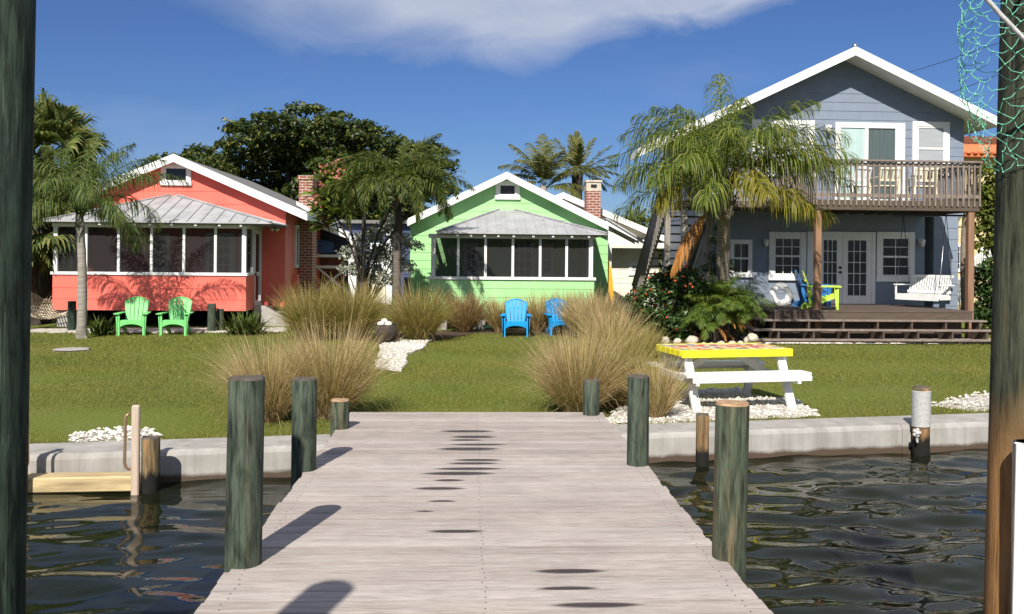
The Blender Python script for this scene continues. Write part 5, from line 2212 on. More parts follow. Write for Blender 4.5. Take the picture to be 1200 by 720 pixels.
# left queen palm before the coral cottage
b = G(95, 397, 0)
t = W(93, 252, b.y)
fr = [(15, 56, 2.5, 1.7), (5, 32, 1.9, 2.1), (348, 14, 1.7, 1.9), (40, 66, 2.3, 1.4), (345, 62, 2.1, 1.7), (90, 80, 2.1, .9), (130, 70, 2.2, 1.3), (165, 56, 2.0, 1.5),
      (185, 68, 1.9, 1.8), (205, 40, 1.8, 1.6), (230, 54, 1.7, 1.8), (270, 64, 1.6, 1.9), (300, 52, 1.8, 1.9), (320, 34, 1.9, 1.8), (180, 14, 1.5, 1.3), (25, 8, 1.5, 1.5), (105, 50, 2.0, 1.3), (60, 76, 2.2, 1.1), (150, 78, 2.1, 1.2), (210, 72, 1.9, 1.6), (330, 74, 2.0, 1.5), (245, 30, 1.5, 1.7)]
palm('queen_palm', 'slender grey trunk palm with feathery fronds before the coral cottage', 'palm tree', b, t, .115, .085, M['bark_grey'], [(q[0], q[1] + 3, q[2] * 1.1, q[3]) for q in fr], 12, leaf='l_queen_dark', bow=-.05, shaft=(.5, 1.15, 'shaft'),
     ll=.52, n=78, lw=.020, plum=.75, ldroop=1.3, sweep=.8)

# foxtail style palm between the cottages
b = Vector((ray(466, 300).x * 22.4, 22.4, 0))
t = W(467, 222, 22.4)
fr = [(10, 58, 1.5, 1.2), (356, 32, 1.65, 1.4), (342, 36, 1.6, 2.1), (300, 45, 1.35, 2.6), (180, 50, 1.6, 1.6), (196, 36, 1.65, 2.2), (230, 50, 1.4, 2.6), (265, 58, 1.2, 2.8), (150, 64, 1.4, 1.4), (32, 70, 1.5, .9),
      (80, 78, 1.3, .7), (120, 55, 1.4, 1.6), (322, 62, 1.4, 2.0), (60, 45, 1.4, 1.6), (210, 64, 1.4, 2.3), (0, 8, 1.3, 1.5), (172, 16, 1.4, 1.6), (185, 28, 1.8, 1.5), (282, 40, 1.2, 2.6), (350, 58, 1.5, 1.7),
      (205, 32, 1.6, 2.6), (238, 22, 1.5, 2.3), (258, 34, 1.5, 2.7), (300, 20, 1.5, 2.3), (330, 30, 1.6, 2.6), (345, 12, 1.5, 2.0), (192, 8, 1.5, 2.0)]
palm('foxtail_palm', 'dark trunked palm with bushy foxtail fronds between the two cottages', 'palm tree', b, t, .105, .08, M['bark_brown'], [(q[0], q[1] + 4, q[2] * 1.18, q[3] * 1.1) for q in fr], 5, leaf='l_fox', bow=.02, shaft=(1.7, 1.4, 'bark_dark'),
     ll=.27, n=170, lw=.020, plum=1.7, ldroop=.35, sweep=.75, start=.10)

# two palms beyond the mint cottage
Yp = 40
b, t = Vector((ray(636, 300).x * Yp, Yp, 0)), W(637, 218, Yp)
fr = [(180, 60, 2.2, 1.5), (165, 72, 2.3, .9), (190, 36, 2.0, 1.5), (95, 86, 2.4, .2), (70, 78, 2.3, .5), (35, 66, 2.2, .9), (10, 54, 2.3, 1.1), (350, 40, 2.5, 1.3), (0, 22, 2.3, 1.2), (120, 76, 2.3, .7), (260, 66, 1.8, 1.0), (300, 70, 2.0, 1.0), (225, 60, 1.9, 1.3), (205, 12, 1.7, 1.2), (320, 14, 2.0, 1.2)]
palm('coconut_palm', 'left of two palms standing behind the mint cottage roof', 'palm tree', b, t, .2, .14, M['bark_grey'], fr, 8, leaf='l_coco', ll=.60, n=56, lw=.045, plum=.12, ldroop=.5, sweep=.75, group='palms behind the mint cottage')
b, t = Vector((ray(677, 300).x * (Yp + 2), Yp + 2, 0)), W(677, 201, Yp + 2)
fr = [(95, 86, 1.75, .1), (100, 74, 1.9, .3), (80, 70, 1.9, .3), (50, 62, 1.9, .35), (25, 48, 2.0, .35), (8, 32, 1.9, .3), (355, 18, 1.7, .35), (350, 4, 1.7, .5), (350, -14, 1.6, .4), (10, -22, 1.4, .5), (140, 62, 1.9, .3), (165, 45, 1.9, .4), (180, 20, 1.8, .5), (185, 0, 1.7, .6), (200, -16, 1.6, .6), (250, 20, 1.6, .5), (290, 10, 1.6, .6), (320, 0, 1.6, .6), (270, 55, 1.6, .4), (230, -5, 1.5, .6), (120, 80, 1.8, .2)]
palm('date_palm', 'spiky right hand palm beside the brick chimney of the mint cottage', 'palm tree', b, t, .28, .24, M['bark_dark'], fr, 9, leaf='l_coco', ll=.40, n=46, lw=.045, plum=.35, ldroop=.12, sweep=1.0, group='palms behind the mint cottage')

# palm glimpsed under the balcony at the neighbour's
b, t = Vector((ray(1133, 300).x * 33, 33, 0)), W(1132, 243, 33)
fr = [(200, 20, 1.5, 1.8), (180, 45, 1.6, 2.2), (230, 30, 1.5, 2.0), (270, 50, 1.5, 2.2), (310, 20, 1.5, 1.8), (340, 35, 1.5, 2.0), (0, 60, 1.5, 1.8), (90, 70, 1.5, 1.4), (160, 20, 1.4, 1.7), (210, 0, 1.4, 1.2), (290, 5, 1.4, 1.3)]
palm('queen_palm', 'yellowish palm glimpsed between porch column and deck post by the yellow house', 'palm tree', b, t, .15, .1, M['bark'], fr, 17, leaf='l_queen_old', ll=.5, n=36, lw=.05, plum=.6, ldroop=1.5, sweep=.8)


def fan_leaf(base, d, L, R, rng, nseg=26):
    """costapalmate leaf: stalk and pleated fan with drooping tips"""
    nb = NB()
    d = unit(np.array(d, float))
    side = unit(np.cross(d, [0, 0, 1.0]))
    up = np.cross(side, d)
    p0 = np.array(base, float)
    mid = p0 + d * L * .55 + up * .05 * L
    p1 = p0 + d * L - np.array([0, 0, .10 * L])
    C = np.stack([p0, mid, p1])[None]
    nb.add(*ribbons(C, side[None], np.array([[.05, .035, .03]])))
    a = np.linspace(-2.0, 2.0, nseg)
    r = R * (1 - .22 * np.abs(a) / 2.0) * rng.uniform(.88, 1.06, nseg)
    ro_ = rng.normal(0, .8)
    side, up = side * math.cos(ro_) + up * math.sin(ro_), up * math.cos(ro_) - side * math.sin(ro_)
    D = np.cos(a)[:, None] * d + np.sin(a)[:, None] * side + up * (.22 * np.abs(np.sin(a)))[:, None]
    D = unit(D)
    g = np.array([0, 0, -1.0])
    B = np.repeat(p1[None], nseg, 0)
    q1 = B + D * (r * .5)[:, None]
    q2 = q1 + unit(D + g * .25) * (r * .28)[:, None]
    q3 = q2 + unit(D + g * 1.0) * (r * .26)[:, None]
    P = np.stack([B, q1, q2, q3], 1)
    T = unit(-np.sin(a)[:, None] * d + np.cos(a)[:, None] * side + up * rng.normal(0, .35, nseg)[:, None])
    w = R * .115
    ww = np.stack([np.full(nseg, w * .3), np.full(nseg, w), np.full(nseg, w * .62), np.full(nseg, w * .08)], 1)
    nb.add(*ribbons(P, T, ww))
    return nb


rngf = np.random.default_rng(44)
for (px, py, Yf, k, lab) in [(56, 172, 25.6, 60, 'tall shaggy fan palm behind the left palm, partly hidden by the dark pole'), (40, 262, 25.0, 46, 'low fan palm with yellowing hanging leaves left of the coral porch')]:
    b, t = Vector((ray(px, 300).x * Yf, Yf, 0)), W(px, py, Yf)
    root = empty('fan_palm', tuple(b), 0, lab, 'palm tree', 'fan palms at the left edge')
    MB().tube(trunk_path((0, 0, -.1), t - b, .06), [.22] + [.17] * 7 + [.14], 12).build('trunk', M['bark_dark'], root)
    nb = NB()
    for i in range(k):
        az = rngf.uniform(0, 6.28)
        el = math.radians(rngf.uniform(-55, 85))
        d = np.array([math.cos(az) * math.cos(el), math.sin(az) * math.cos(el), math.sin(el)])
        f = fan_leaf(np.array(t - b) + [0, 0, rngf.uniform(-.25, .1)], d, rngf.uniform(.7, 1.0), rngf.uniform(.7, .95), rngf)
        nb.add(np.concatenate(f.V), np.concatenate(f.Q))
    nb.build('crown', M['l_fan'], root)

# ------------------------------------------------------------------ broad-leaved trees and shrubs


def leafy(name, label, cat, base, blobs, mat_, size, dens, seed, limbs=True, trunk_r=.3, bark='bark_dark', shell=.62, aspect=.55, group=None, up=.35, lump=.16):
    rng = np.random.default_rng(seed)
    root = empty(name, tuple(base), 0, label, cat, group)
    b = Vector(base)
    nb = NB()
    for c, r in blobs:
        r3 = np.array(r if hasattr(r, '__len__') else (r, r, r * .85))
        area = 4 * math.pi * (r3.prod()) ** (2 / 3)
        n = int(area * dens)
        P, d = blob_points(np.array(c) - np.array(b), r3, n, rng, shell, lump)
        P = P[P[:, 2] > .02]
        d = d[:len(P)]
        leaves(nb, P, size, rng, aspect, up, d)
    nb.build('crown', M[mat_], root)
    if limbs:
        mb = MB()
        cz = min(c[2] for c, r in blobs)
        fork = Vector((0, 0, max(.4, (cz - b.z) * .45)))
        mb.tube(trunk_path((0, 0, -.15), fork, .05 * trunk_r), [trunk_r * 1.35, trunk_r * 1.05] + [trunk_r * .92] * 6 + [trunk_r * .85], 12)
        for c, r in blobs[::max(1, len(blobs) // 26)]:
            e = Vector(c) - b
            m = fork.lerp(e, .5) + Vector((rng.normal(0, .1), rng.normal(0, .1), .12)) * e.length * .25
            mb.tube([fork - Vector((0, 0, .1)), fork.lerp(m, .5), m, m.lerp(e, .6), e], [trunk_r * .6, trunk_r * .45, trunk_r * .33, trunk_r * .22, trunk_r * .08], 8)
        mb.build('trunk', M[bark], root)
    return root


# big dark spreading tree behind the coral cottage
Yt = 44
rt = np.random.default_rng(2)
bl = []
outline = [(178, 197), (192, 184), (232, 180), (240, 168), (255, 163), (262, 152), (285, 147), (296, 138), (326, 136), (345, 128), (358, 122), (385, 121), (402, 129), (404, 143), (420, 150), (436, 151), (452, 163), (478, 170), (500, 168), (516, 178), (514, 196), (520, 210), (500, 240), (470, 270), (420, 285), (340, 285), (250, 250), (190, 215)]
pp_ = []
while len(pp_) < 165:
    q = (rt.uniform(175, 520), rt.uniform(118, 285))
    if not inpoly(np.array([q[0]]), np.array([q[1]]), outline)[0]:
        continue
    if any((q[0] - o[0]) ** 2 + ((q[1] - o[1]) * 1.5) ** 2 < 10.8 ** 2 for o in pp_):
        continue
    pp_.append(q)
for k_, (px, py) in enumerate(pp_):
    rpx = rt.uniform(13, 24)
    # keep the pad inside the outline at the top
    c = W(px, py + 4, Yt + rt.uniform(-2.6, 2.6))
    r = rpx * Yt / F
    bl.append(((c.x, c.y, c.z), (r * 1.1, r * 1.25, r * .55)))
for px, py, r in [(215, 215, 1.3), (260, 220, 1.6), (300, 235, 1.8), (345, 240, 2.0), (390, 235, 2.0), (430, 225, 1.8), (470, 220, 1.5), (375, 280, 1.8), (420, 275, 1.6), (330, 195, 1.6), (400, 190, 1.6), (470, 265, 1.5), (320, 290, 1.6), (505, 215, 1.0), (350, 265, 2.0), (300, 265, 1.8), (400, 255, 2.0), (445, 250, 1.8), (360, 205, 1.6)]:
    c = W(px, py, Yt + 3.2)
    bl.append(((c.x, c.y, c.z), (r, r * .6, r * .8)))
tb = W(340, 300, Yt)
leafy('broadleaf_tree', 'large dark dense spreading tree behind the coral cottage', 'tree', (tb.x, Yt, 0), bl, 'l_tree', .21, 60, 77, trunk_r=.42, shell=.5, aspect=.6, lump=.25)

# plumeria with pink flowers behind the foxtail palm
Yp = 23.6
root_p = W(425, 300, Yp)
pl = empty('plumeria_tree', (root_p.x, Yp, 0), 0, 'plumeria tree with long leaves and pink flowers between the cottages', 'tree')
rp_ = np.random.default_rng(15)
nbl, nbf = NB(), NB()
mb = MB()
tips = [(384, 210), (398, 203), (412, 212), (378, 228), (394, 228), (410, 232), (426, 214), (374, 246), (390, 250), (406, 248), (424, 238), (384, 266), (432, 200), (440, 225), (402, 216), (486, 206), (498, 214), (478, 218), (506, 226), (492, 226)]
for i, (px, py) in enumerate(tips):
    c = np.array(W(px, py, Yp + rp_.uniform(-.35, .3))) - np.array(pl.location)
    m = Vector((c[0] * .55, c[1] * .6, c[2] - .75))
    if i % 3 == 0:
        mb.tube([(0, 0, 1.2), (m.x * .5, m.y * .5, 1.2 + (m.z - 1.2) * .6), tuple(m), tuple(c)], [.03, .03, .025, .018], 6)
    else:
        mb.tube([(c[0] * .8, c[1], c[2] - .45), tuple(c)], [.022, .018], 6)
    n = 36
    az = rp_.uniform(0, 6.28, n)
    el = rp_.uniform(-.35, .9, n)
    D = np.stack([np.cos(az) * np.cos(el), np.sin(az) * np.cos(el), np.sin(el)], 1)
    L = rp_.uniform(.34, .60, n)
    B = np.repeat(c[None], n, 0) + D * .03
    g = np.array([0, 0, -1.0])
    P = np.stack([B, B + D * (L * .4)[:, None], B + D * (L * .75)[:, None] + g * (L * .06)[:, None], B + D * L[:, None] + g * (L * .2)[:, None]], 1)
    sd = unit(np.cross(D, [0, 0, 1.0]) + rp_.normal(0, .2, (n, 3)))
    nbl.add(*ribbons(P, sd, np.repeat(np.array([[.025, .11, .12, .015]]), n, 0)))
    if i in (0, 1, 3, 7, 11, 14, 15, 16, 19):
        m_ = 24
        F_ = c + rp_.normal(0, .085, (m_, 3)) + [0, -.24, .22]
        nbf = NB()
        leaves(nbf, F_, .085, rp_, .9, .3)
        nbf.build('flower_cluster', M['f_pink'], pl)
mb.tube([(0, 0, -.1), (0, 0, .6), (0, 0, 1.25)], [.12, .09, .07], 8)
mb.build('trunk', M['bark_dark'], pl)
nbl.build('crown', M['l_plumeria'], pl)

# silver buttonwood under it
Ys = 24.0
c0 = W(430, 300, Ys)
bl = []
for px, py, r in [(415, 300, .42), (432, 285, .45), (448, 275, .42), (440, 305, .5), (422, 320, .4), (455, 300, .45), (470, 285, .35), (460, 262, .35), (408, 318, .3), (470, 315, .4), (445, 330, .45), (485, 290, .28)]:
    c = W(px, py, Ys)
    bl.append(((c.x, c.y, c.z), (r, r * .9, r * .8)))
leafy('silver_bush', 'silvery grey leaved shrub beside the mint cottage wall', 'shrub', (c0.x, Ys, 0), bl, 'l_silver', .09, 230, 5, trunk_r=.05, shell=.35, up=.2)

# red flowering bush by the big palm
Yb = 21.3
c0 = W(780, 300, Yb)
bl = []
for px, py, r in [(760, 350, .40), (752, 368, .36), (748, 385, .32), (775, 335, .36), (790, 328, .36), (806, 332, .36), (820, 342, .34), (790, 352, .46), (770, 375, .46), (795, 380, .46), (815, 365, .42), (775, 395, .32), (800, 398, .32), (830, 352, .30), (742, 352, .20), (788, 318, .18), (808, 320, .2)]:
    c = W(px, py, Yb + random.uniform(-.2, .3))
    bl.append(((c.x, c.y, c.z), (r, r, r * .85)))
bush = leafy('flowering_bush', 'rounded glossy dark green bush dotted with orange red flowers', 'shrub', (c0.x, Yb, 0), bl, 'l_bush', .10, 300, 6, trunk_r=.05, shell=.35)
nbf = NB()
rb_ = np.random.default_rng(41)
cnt = 0
for c, r in bl:
    for k in range(5):
        d = unit(rb_.normal(size=3) + np.array([0, -.9, .75]))
        p = np.array(c) + d * np.array(r) * 1.06 - np.array(bush.location)
        if p[2] < .75 and rb_.uniform() < .75:
            continue
        if cnt < 95:
            nbf = NB()
            leaves(nbf, p + rb_.normal(0, .010, (8, 3)), .048, rb_, .9, .4)
            nbf.build('flower_cluster', M['f_red'], bush)
            cnt += 1

# pygmy date palm clump, three short stems
Yg = 21.2
pg = empty('pygmy_date_palm', (W(842, 300, Yg).x, Yg, 0), 0, 'low fine leaved pygmy date palm clump with brown skirts beside the deck', 'palm')
rg = np.random.default_rng(23)
for (px, py, n) in [(822, 366, 44), (845, 360, 50), (862, 364, 44), (838, 378, 24)]:
    c = Vector(W(px, py, Yg + rg.uniform(-.2, .2))) - Vector(pg.location)
    mb = MB()
    mb.tube([(c.x, c.y, -.05), (c.x, c.y, c.z * .6), (c.x, c.y, c.z)], [.10, .13, .10], 10)
    mb.build('trunk', M['bark_dark'], pg)
    nbp, nbd = NB(), NB()
    for i in range(n):
        az, el = rg.uniform(0, 360), rg.uniform(8, 88)
        V, Q = frond(np.array(c), math.radians(az), math.radians(el), rg.uniform(.72, 1.0), rg.uniform(.8, 1.8), ll=.22, n=46, rng=rg, lw=.010, plum=.5, ldroop=.35, sweep=.85, start=.1)
        nbp.add(V, Q)
    for i in range(11):
        az = rg.uniform(0, 360)
        V, Q = frond(np.array(c) - [0, 0, .05], math.radians(az), math.radians(-20), rg.uniform(.45, .6), .9, ll=.12, n=18, rng=rg, lw=.02, plum=.4, ldroop=1.2, sweep=1.1)
        nbd.add(V, Q)
    nbp.build('crown', M['l_pygmy'], pg)
    nbd.build('dead_skirt', M['l_dead'], pg)

# bright tree and dark bush at the right edge
bl = []
for px, py, r in [(1160, 205, .5), (1172, 230, .8), (1158, 250, .6), (1165, 275, .7), (1185, 260, .9), (1190, 215, .7), (1155, 225, .45), (1180, 290, .7), (1152, 290, .4)]:
    c = W(px, py, 29.5 + random.uniform(-.3, .3))
    bl.append(((c.x, c.y, c.z), (r, r, r * .85)))
c0 = W(1175, 300, 29.5)
leafy('broadleaf_tree', 'bright green sunlit tree behind the right pole, beside the yellow house', 'tree', (c0.x, 29.5, 0), bl, 'l_bright', .17, 70, 61, trunk_r=.12, shell=.5)
bl = []
for px, py, r in [(1155, 345, .5), (1165, 320, .5), (1175, 350, .7), (1160, 370, .5), (1148, 372, .35), (1185, 325, .6), (1150, 325, .3), (1170, 380, .5)]:
    c = W(px, py, 24.6 + random.uniform(-.2, .3))
    bl.append(((c.x, c.y, c.z), (r, r, r * .9)))
c0 = W(1165, 300, 24.6)
leafy('bush', 'dark glossy bush at the right end of the brown deck', 'shrub', (c0.x, 24.6, 0), bl, 'l_bush', .14, 130, 62, trunk_r=.07, shell=.45)
# shade hedge on the left behind the hammock
bl = []
for px, py, r in [(20, 330, .9), (35, 300, .9), (50, 335, .8), (45, 365, .7), (10, 280, 1.0), (20, 375, .8), (58, 300, .5), (-10, 320, 1.1), (-15, 265, 1.0), (60, 365, .45), (30, 255, .8)]:
    c = W(px, py, 29.5 + random.uniform(-.3, .5))
    bl.append(((c.x, c.y, c.z), (r, r, r * .9)))
c0 = W(30, 300, 29.5)
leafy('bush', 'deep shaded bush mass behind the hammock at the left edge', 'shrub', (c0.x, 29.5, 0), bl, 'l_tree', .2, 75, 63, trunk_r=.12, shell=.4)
# bush half seen left of the stairs
bl = [((c.x, c.y, c.z), (r, r, r)) for c, r in [(W(735, 268, 36), .5), (W(748, 262, 36), .6), (W(742, 282, 36), .6), (W(756, 285, 36), .6)]]
c0 = W(745, 300, 36)
leafy('broadleaf_tree', 'small pale tree top behind the cream house roof', 'tree', (c0.x, 36, 0), bl, 'l_queen_dark' if False else 'l_bright', .16, 70, 64, trunk_r=.1, shell=.4)
# vine climbing the post by the stairs
bl = [((c.x, c.y, c.z), (r, r, r * 1.3)) for c, r in [(W(838, 285, 23.4), .18), (W(836, 305, 23.4), .2), (W(832, 320, 23.2), .28), (W(842, 270, 23.4), .14), (W(850, 318, 23.2), .3)]]
c0 = W(838, 300, 23.4)
leafy('climber', 'small dark green climber behind the big palm trunk', 'plant', (c0.x, 23.4, 0), bl, 'l_bush', .08, 200, 65, trunk_r=.03, shell=.3)
# distant belt of trees closing the view behind the houses
nb = NB()
rw = np.random.default_rng(90)
for x in np.arange(-95, 96, 3.2):
    P, d = blob_points((x + rw.normal(0, .8), 82 + rw.normal(0, 4), rw.uniform(1.2, 1.9)), (3.0, 2.6, rw.uniform(1.8, 2.9)), 420, rw, .6)
    leaves(nb, P, .75, rw, .6, .3, d)
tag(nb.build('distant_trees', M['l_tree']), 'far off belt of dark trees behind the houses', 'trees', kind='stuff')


# ------------------------------------------------------------------ fountain grasses
def grass_clump(label, base, H, R, n, mat_, seed, group='tan ornamental grass clumps', lean=(0, 0), upright=.5, name='grass_clump'):
    rng = np.random.default_rng(seed)
    r0 = R * .22 * np.sqrt(rng.uniform(0, 1, n))
    a0 = rng.uniform(0, 6.28, n)
    az = a0 + rng.normal(0, .45, n)
    B = np.stack([r0 * np.cos(a0), r0 * np.sin(a0), np.full(n, -.02)], 1)
    n = int(n * .95)
    r0, a0, az, B = r0[:n], a0[:n], az[:n], B[:n]
    L = H * rng.uniform(.5, 1.28, n)
    sp = rng.uniform(.0, 1, n) ** (upright + .35)
    el0 = np.radians(90 - 6 - sp * 30)
    bend = sp * rng.uniform(.3, 1.7, n) * (R / H) * 1.15
    K = 6
    flop = rng.uniform(0, 1, n) < .05
    bend = np.where(flop, bend * 1.9 + .5, bend)
    L = np.where(rng.uniform(0, 1, n) < .06, L * 1.22, L)
    P = np.zeros((n, K, 3))
    P[:, 0] = B
    h = np.stack([np.cos(az), np.sin(az), np.zeros(n)], 1)
    for k in range(1, K):
        e = el0 - bend * ((k - .5) / (K - 1)) ** 1.3
        st = L / (K - 1)
        P[:, k] = P[:, k - 1] + h * (np.cos(e) * st)[:, None] + np.array([0, 0, 1.0]) * (np.sin(e) * st)[:, None]
        P[:, k, 0] += lean[0] * st * (k / K)
        P[:, k, 1] += lean[1] * st * (k / K)
    P[:, 1:] += rng.normal(0, .006, (n, 1, 3))
    th = rng.uniform(0, 6.28, n)
    sd = np.stack([np.cos(th), np.sin(th) * .5, np.zeros(n)], 1)
    wd = .0058 * max(1.0, base[1] / 11)
    w = np.stack([np.full(n, wd * f) for f in (1, 1, .9, .75, .5, .15)], 1)
    V, Q = ribbons(P, unit(sd), w)
    o = np_mesh(name, V, Q, M[mat_])
    o.location = base
    return tag(o, label, 'ornamental grass', group)


def gx(px, Y):
    return (ray(px, 300).x * Y, Y, 0.0)


grass_clump('tan grass clump leaning left behind the nearest left piling', gx(318, 11.0), .86, .72, 2600, 'g_tan', 1, lean=(-.15, 0))
grass_clump('tall tan grass clump behind the second left piling', gx(388, 11.3), 1.0, .80, 3200, 'g_tan', 2)
grass_clump('green gold grass clump by the coral cottage steps', gx(366, 21.4), 1.12, 1.1, 2600, 'g_green', 3)
grass_clump('green gold grass clump left of the barrel planter', gx(412, 21.6), 1.18, 1.1, 2800, 'g_green', 4)
grass_clump('golden grass clump right of the barrel planter', gx(491, 21.3), 1.12, .95, 2600, 'g_green', 5)
grass_clump('brown grass clump against the left end of the mint cottage', gx(545, 23.6), .95, .50, 1700, 'g_brown', 6)
grass_clump('large tan grass clump right of the far dock end', gx(680, 11.6), .93, .74, 3600, 'g_tan', 7)
grass_clump('tan grass clump behind the far right dock piling', gx(722, 12.3), .93, .60, 2500, 'g_green', 8)
grass_clump('narrow upright tan grass clump beside the picnic table', gx(771, 11.3), .66, .30, 1300, 'g_tan', 9, upright=.9)
grass_clump('tall tan grass clump at the right corner of the mint cottage', gx(705, 21.5), 1.05, .45, 1500, 'g_tan', 10, upright=.8)
grass_clump('pale grass clump in front of the mint cottage corner', gx(718, 17.2), .95, .6, 1800, 'g_tan', 11)
grass_clump('small tan grass clump left of the front blue chair', gx(586, 23.8), .80, .38, 1100, 'g_tan', 12)
grass_clump('small tan grass clump between the two blue chairs', gx(630, 23.8), .90, .42, 1300, 'g_tan', 13)
grass_clump('small tan grass clump behind the second blue chair', gx(664, 23.8), .95, .50, 1400, 'g_tan', 14)
grass_clump('wispy tan grass clump right of the second blue chair', gx(683, 22.6), .95, .5, 1300, 'g_tan', 15)
grass_clump('thin green tuft in front of the flowering bush', gx(757, 18.0), .62, .42, 900, 'g_green', 16)


def strap_plant(label, base, H, R, n, seed):
    rng = np.random.default_rng(seed)
    az = rng.uniform(0, 6.28, n)
    sp = rng.uniform(.1, 1, n)
    L = H * rng.uniform(.8, 1.4, n)
    K = 5
    P = np.zeros((n, K, 3))
    a0 = rng.uniform(0, 6.28, n)
    P[:, 0] = np.stack([np.cos(a0) * R * .5 * rng.uniform(0, 1, n), np.sin(a0) * R * .3, np.zeros(n)], 1)
    h = np.stack([np.cos(az), np.sin(az), np.zeros(n)], 1)
    for k in range(1, K):
        e = math.radians(80) - sp * .5 - sp * 1.9 * (k / K) ** 1.3
        P[:, k] = P[:, k - 1] + h * (np.cos(e) * L / 4)[:, None] + np.array([0, 0, 1.0]) * (np.sin(e) * L / 4)[:, None]
    sd = unit(np.cross(h, [0, 0, 1.0]) + rng.normal(0, .2, (n, 3)))
    V, Q = ribbons(P, sd, np.repeat(np.array([[.03, .04, .04, .03, .005]]), n, 0))
    o = np_mesh('strap_leaf_plant', V, Q, M['l_liri'])
    o.location = base
    return tag(o, label, 'plant', 'strap leaved plants by the coral cottage')


strap_plant('strap leaved plant beside the slender palm trunk', tuple(G(121, 393)), .42, .6, 130, 1)
strap_plant('strap leaved plant at the foot of the coral cottage steps', tuple(G(287, 392)), .50, .85, 260, 2)
strap_plant('small leafy tuft below the flowering bush', tuple(G(786, 402)), .3, .3, 70, 3)

# limestone edging below the palms
rk = [(752, 402, 11, 5), (766, 402, 11, 6), (780, 402, 13, 9), (794, 402, 12, 7), (811, 403, 17, 11), (825, 404, 8, 5), (834, 404, 8, 4), (845, 404, 12, 6), (858, 403, 9, 5), (868, 402, 7, 4), (876, 401, 12, 8), (882, 399, 14, 10)]
rls = ['leftmost small stone of the limestone edging, by the tan grass', 'flat pale stone second from the left in the limestone edging', 'upright pale stone third from the left under the flowering bush', 'low rounded stone just left of the largest edging stone', 'largest yellowish stone in the limestone edging', 'small stone just right of the largest edging stone', 'smallest low stone below the pygmy date palm', 'pale stone under the middle of the pygmy date palm', 'little white stone before the right palm skirt', 'tiny stone next to the grey edging stones', 'front grey stone at the right end of the edging', 'rear grey stone at the right end of the edging, by the deck']
YR = 20.55
m0, m1 = W(736, 400, YR).x, W(890, 400, YR).x
mb = MB()
mo = []
for k in range(40):
    a = 2 * math.pi * k / 40
    mo.append(((m0 + m1) / 2 + .25 + ((m1 - m0) / 2 + .25) * (abs(math.cos(a)) ** .7) * (1 if math.cos(a) > 0 else -1), 22.0 + 1.5 * (abs(math.sin(a)) ** .7) * (1 if math.sin(a) > 0 else -1)))
mc = ((m0 + m1) / 2 + .25, 22.0)
vs = [(p[0], p[1], -.04) for p in mo] + [(p[0] * .94 + mc[0] * .06, p[1] * .94 + mc[1] * .06, .07) for p in mo]
mb.add(vs, [(i, (i + 1) % 40, 40 + (i + 1) % 40, 40 + i) for i in range(40)] + [tuple(range(40, 80))])
tag(mb.build('mulch_bed', M['mulch']), 'brown mulch mound under the palms beside the deck', 'mulch', kind='structure')
for (px, py, w_, h_), lab in zip(rk, rls):
    g_ = W(px, py, YR + random.uniform(-.05, .12))
    g_.z = max(0.0, g_.z - .03)
    s = g_.y / F
    mb = MB()
    mb.ball((0, 0, h_ * s * .42), w_ * s * .5, 12, 8, (1, .8, h_ / w_ * 1.15), jit=.14)
    o = mb.build('edging_stone', M['rock'])
    o.location = g_
    o.rotation_euler = (0, 0, random.uniform(0, 6.28))
    o['physics_size'] = w_
    tag(o, lab, 'stone', 'limestone edging stones')

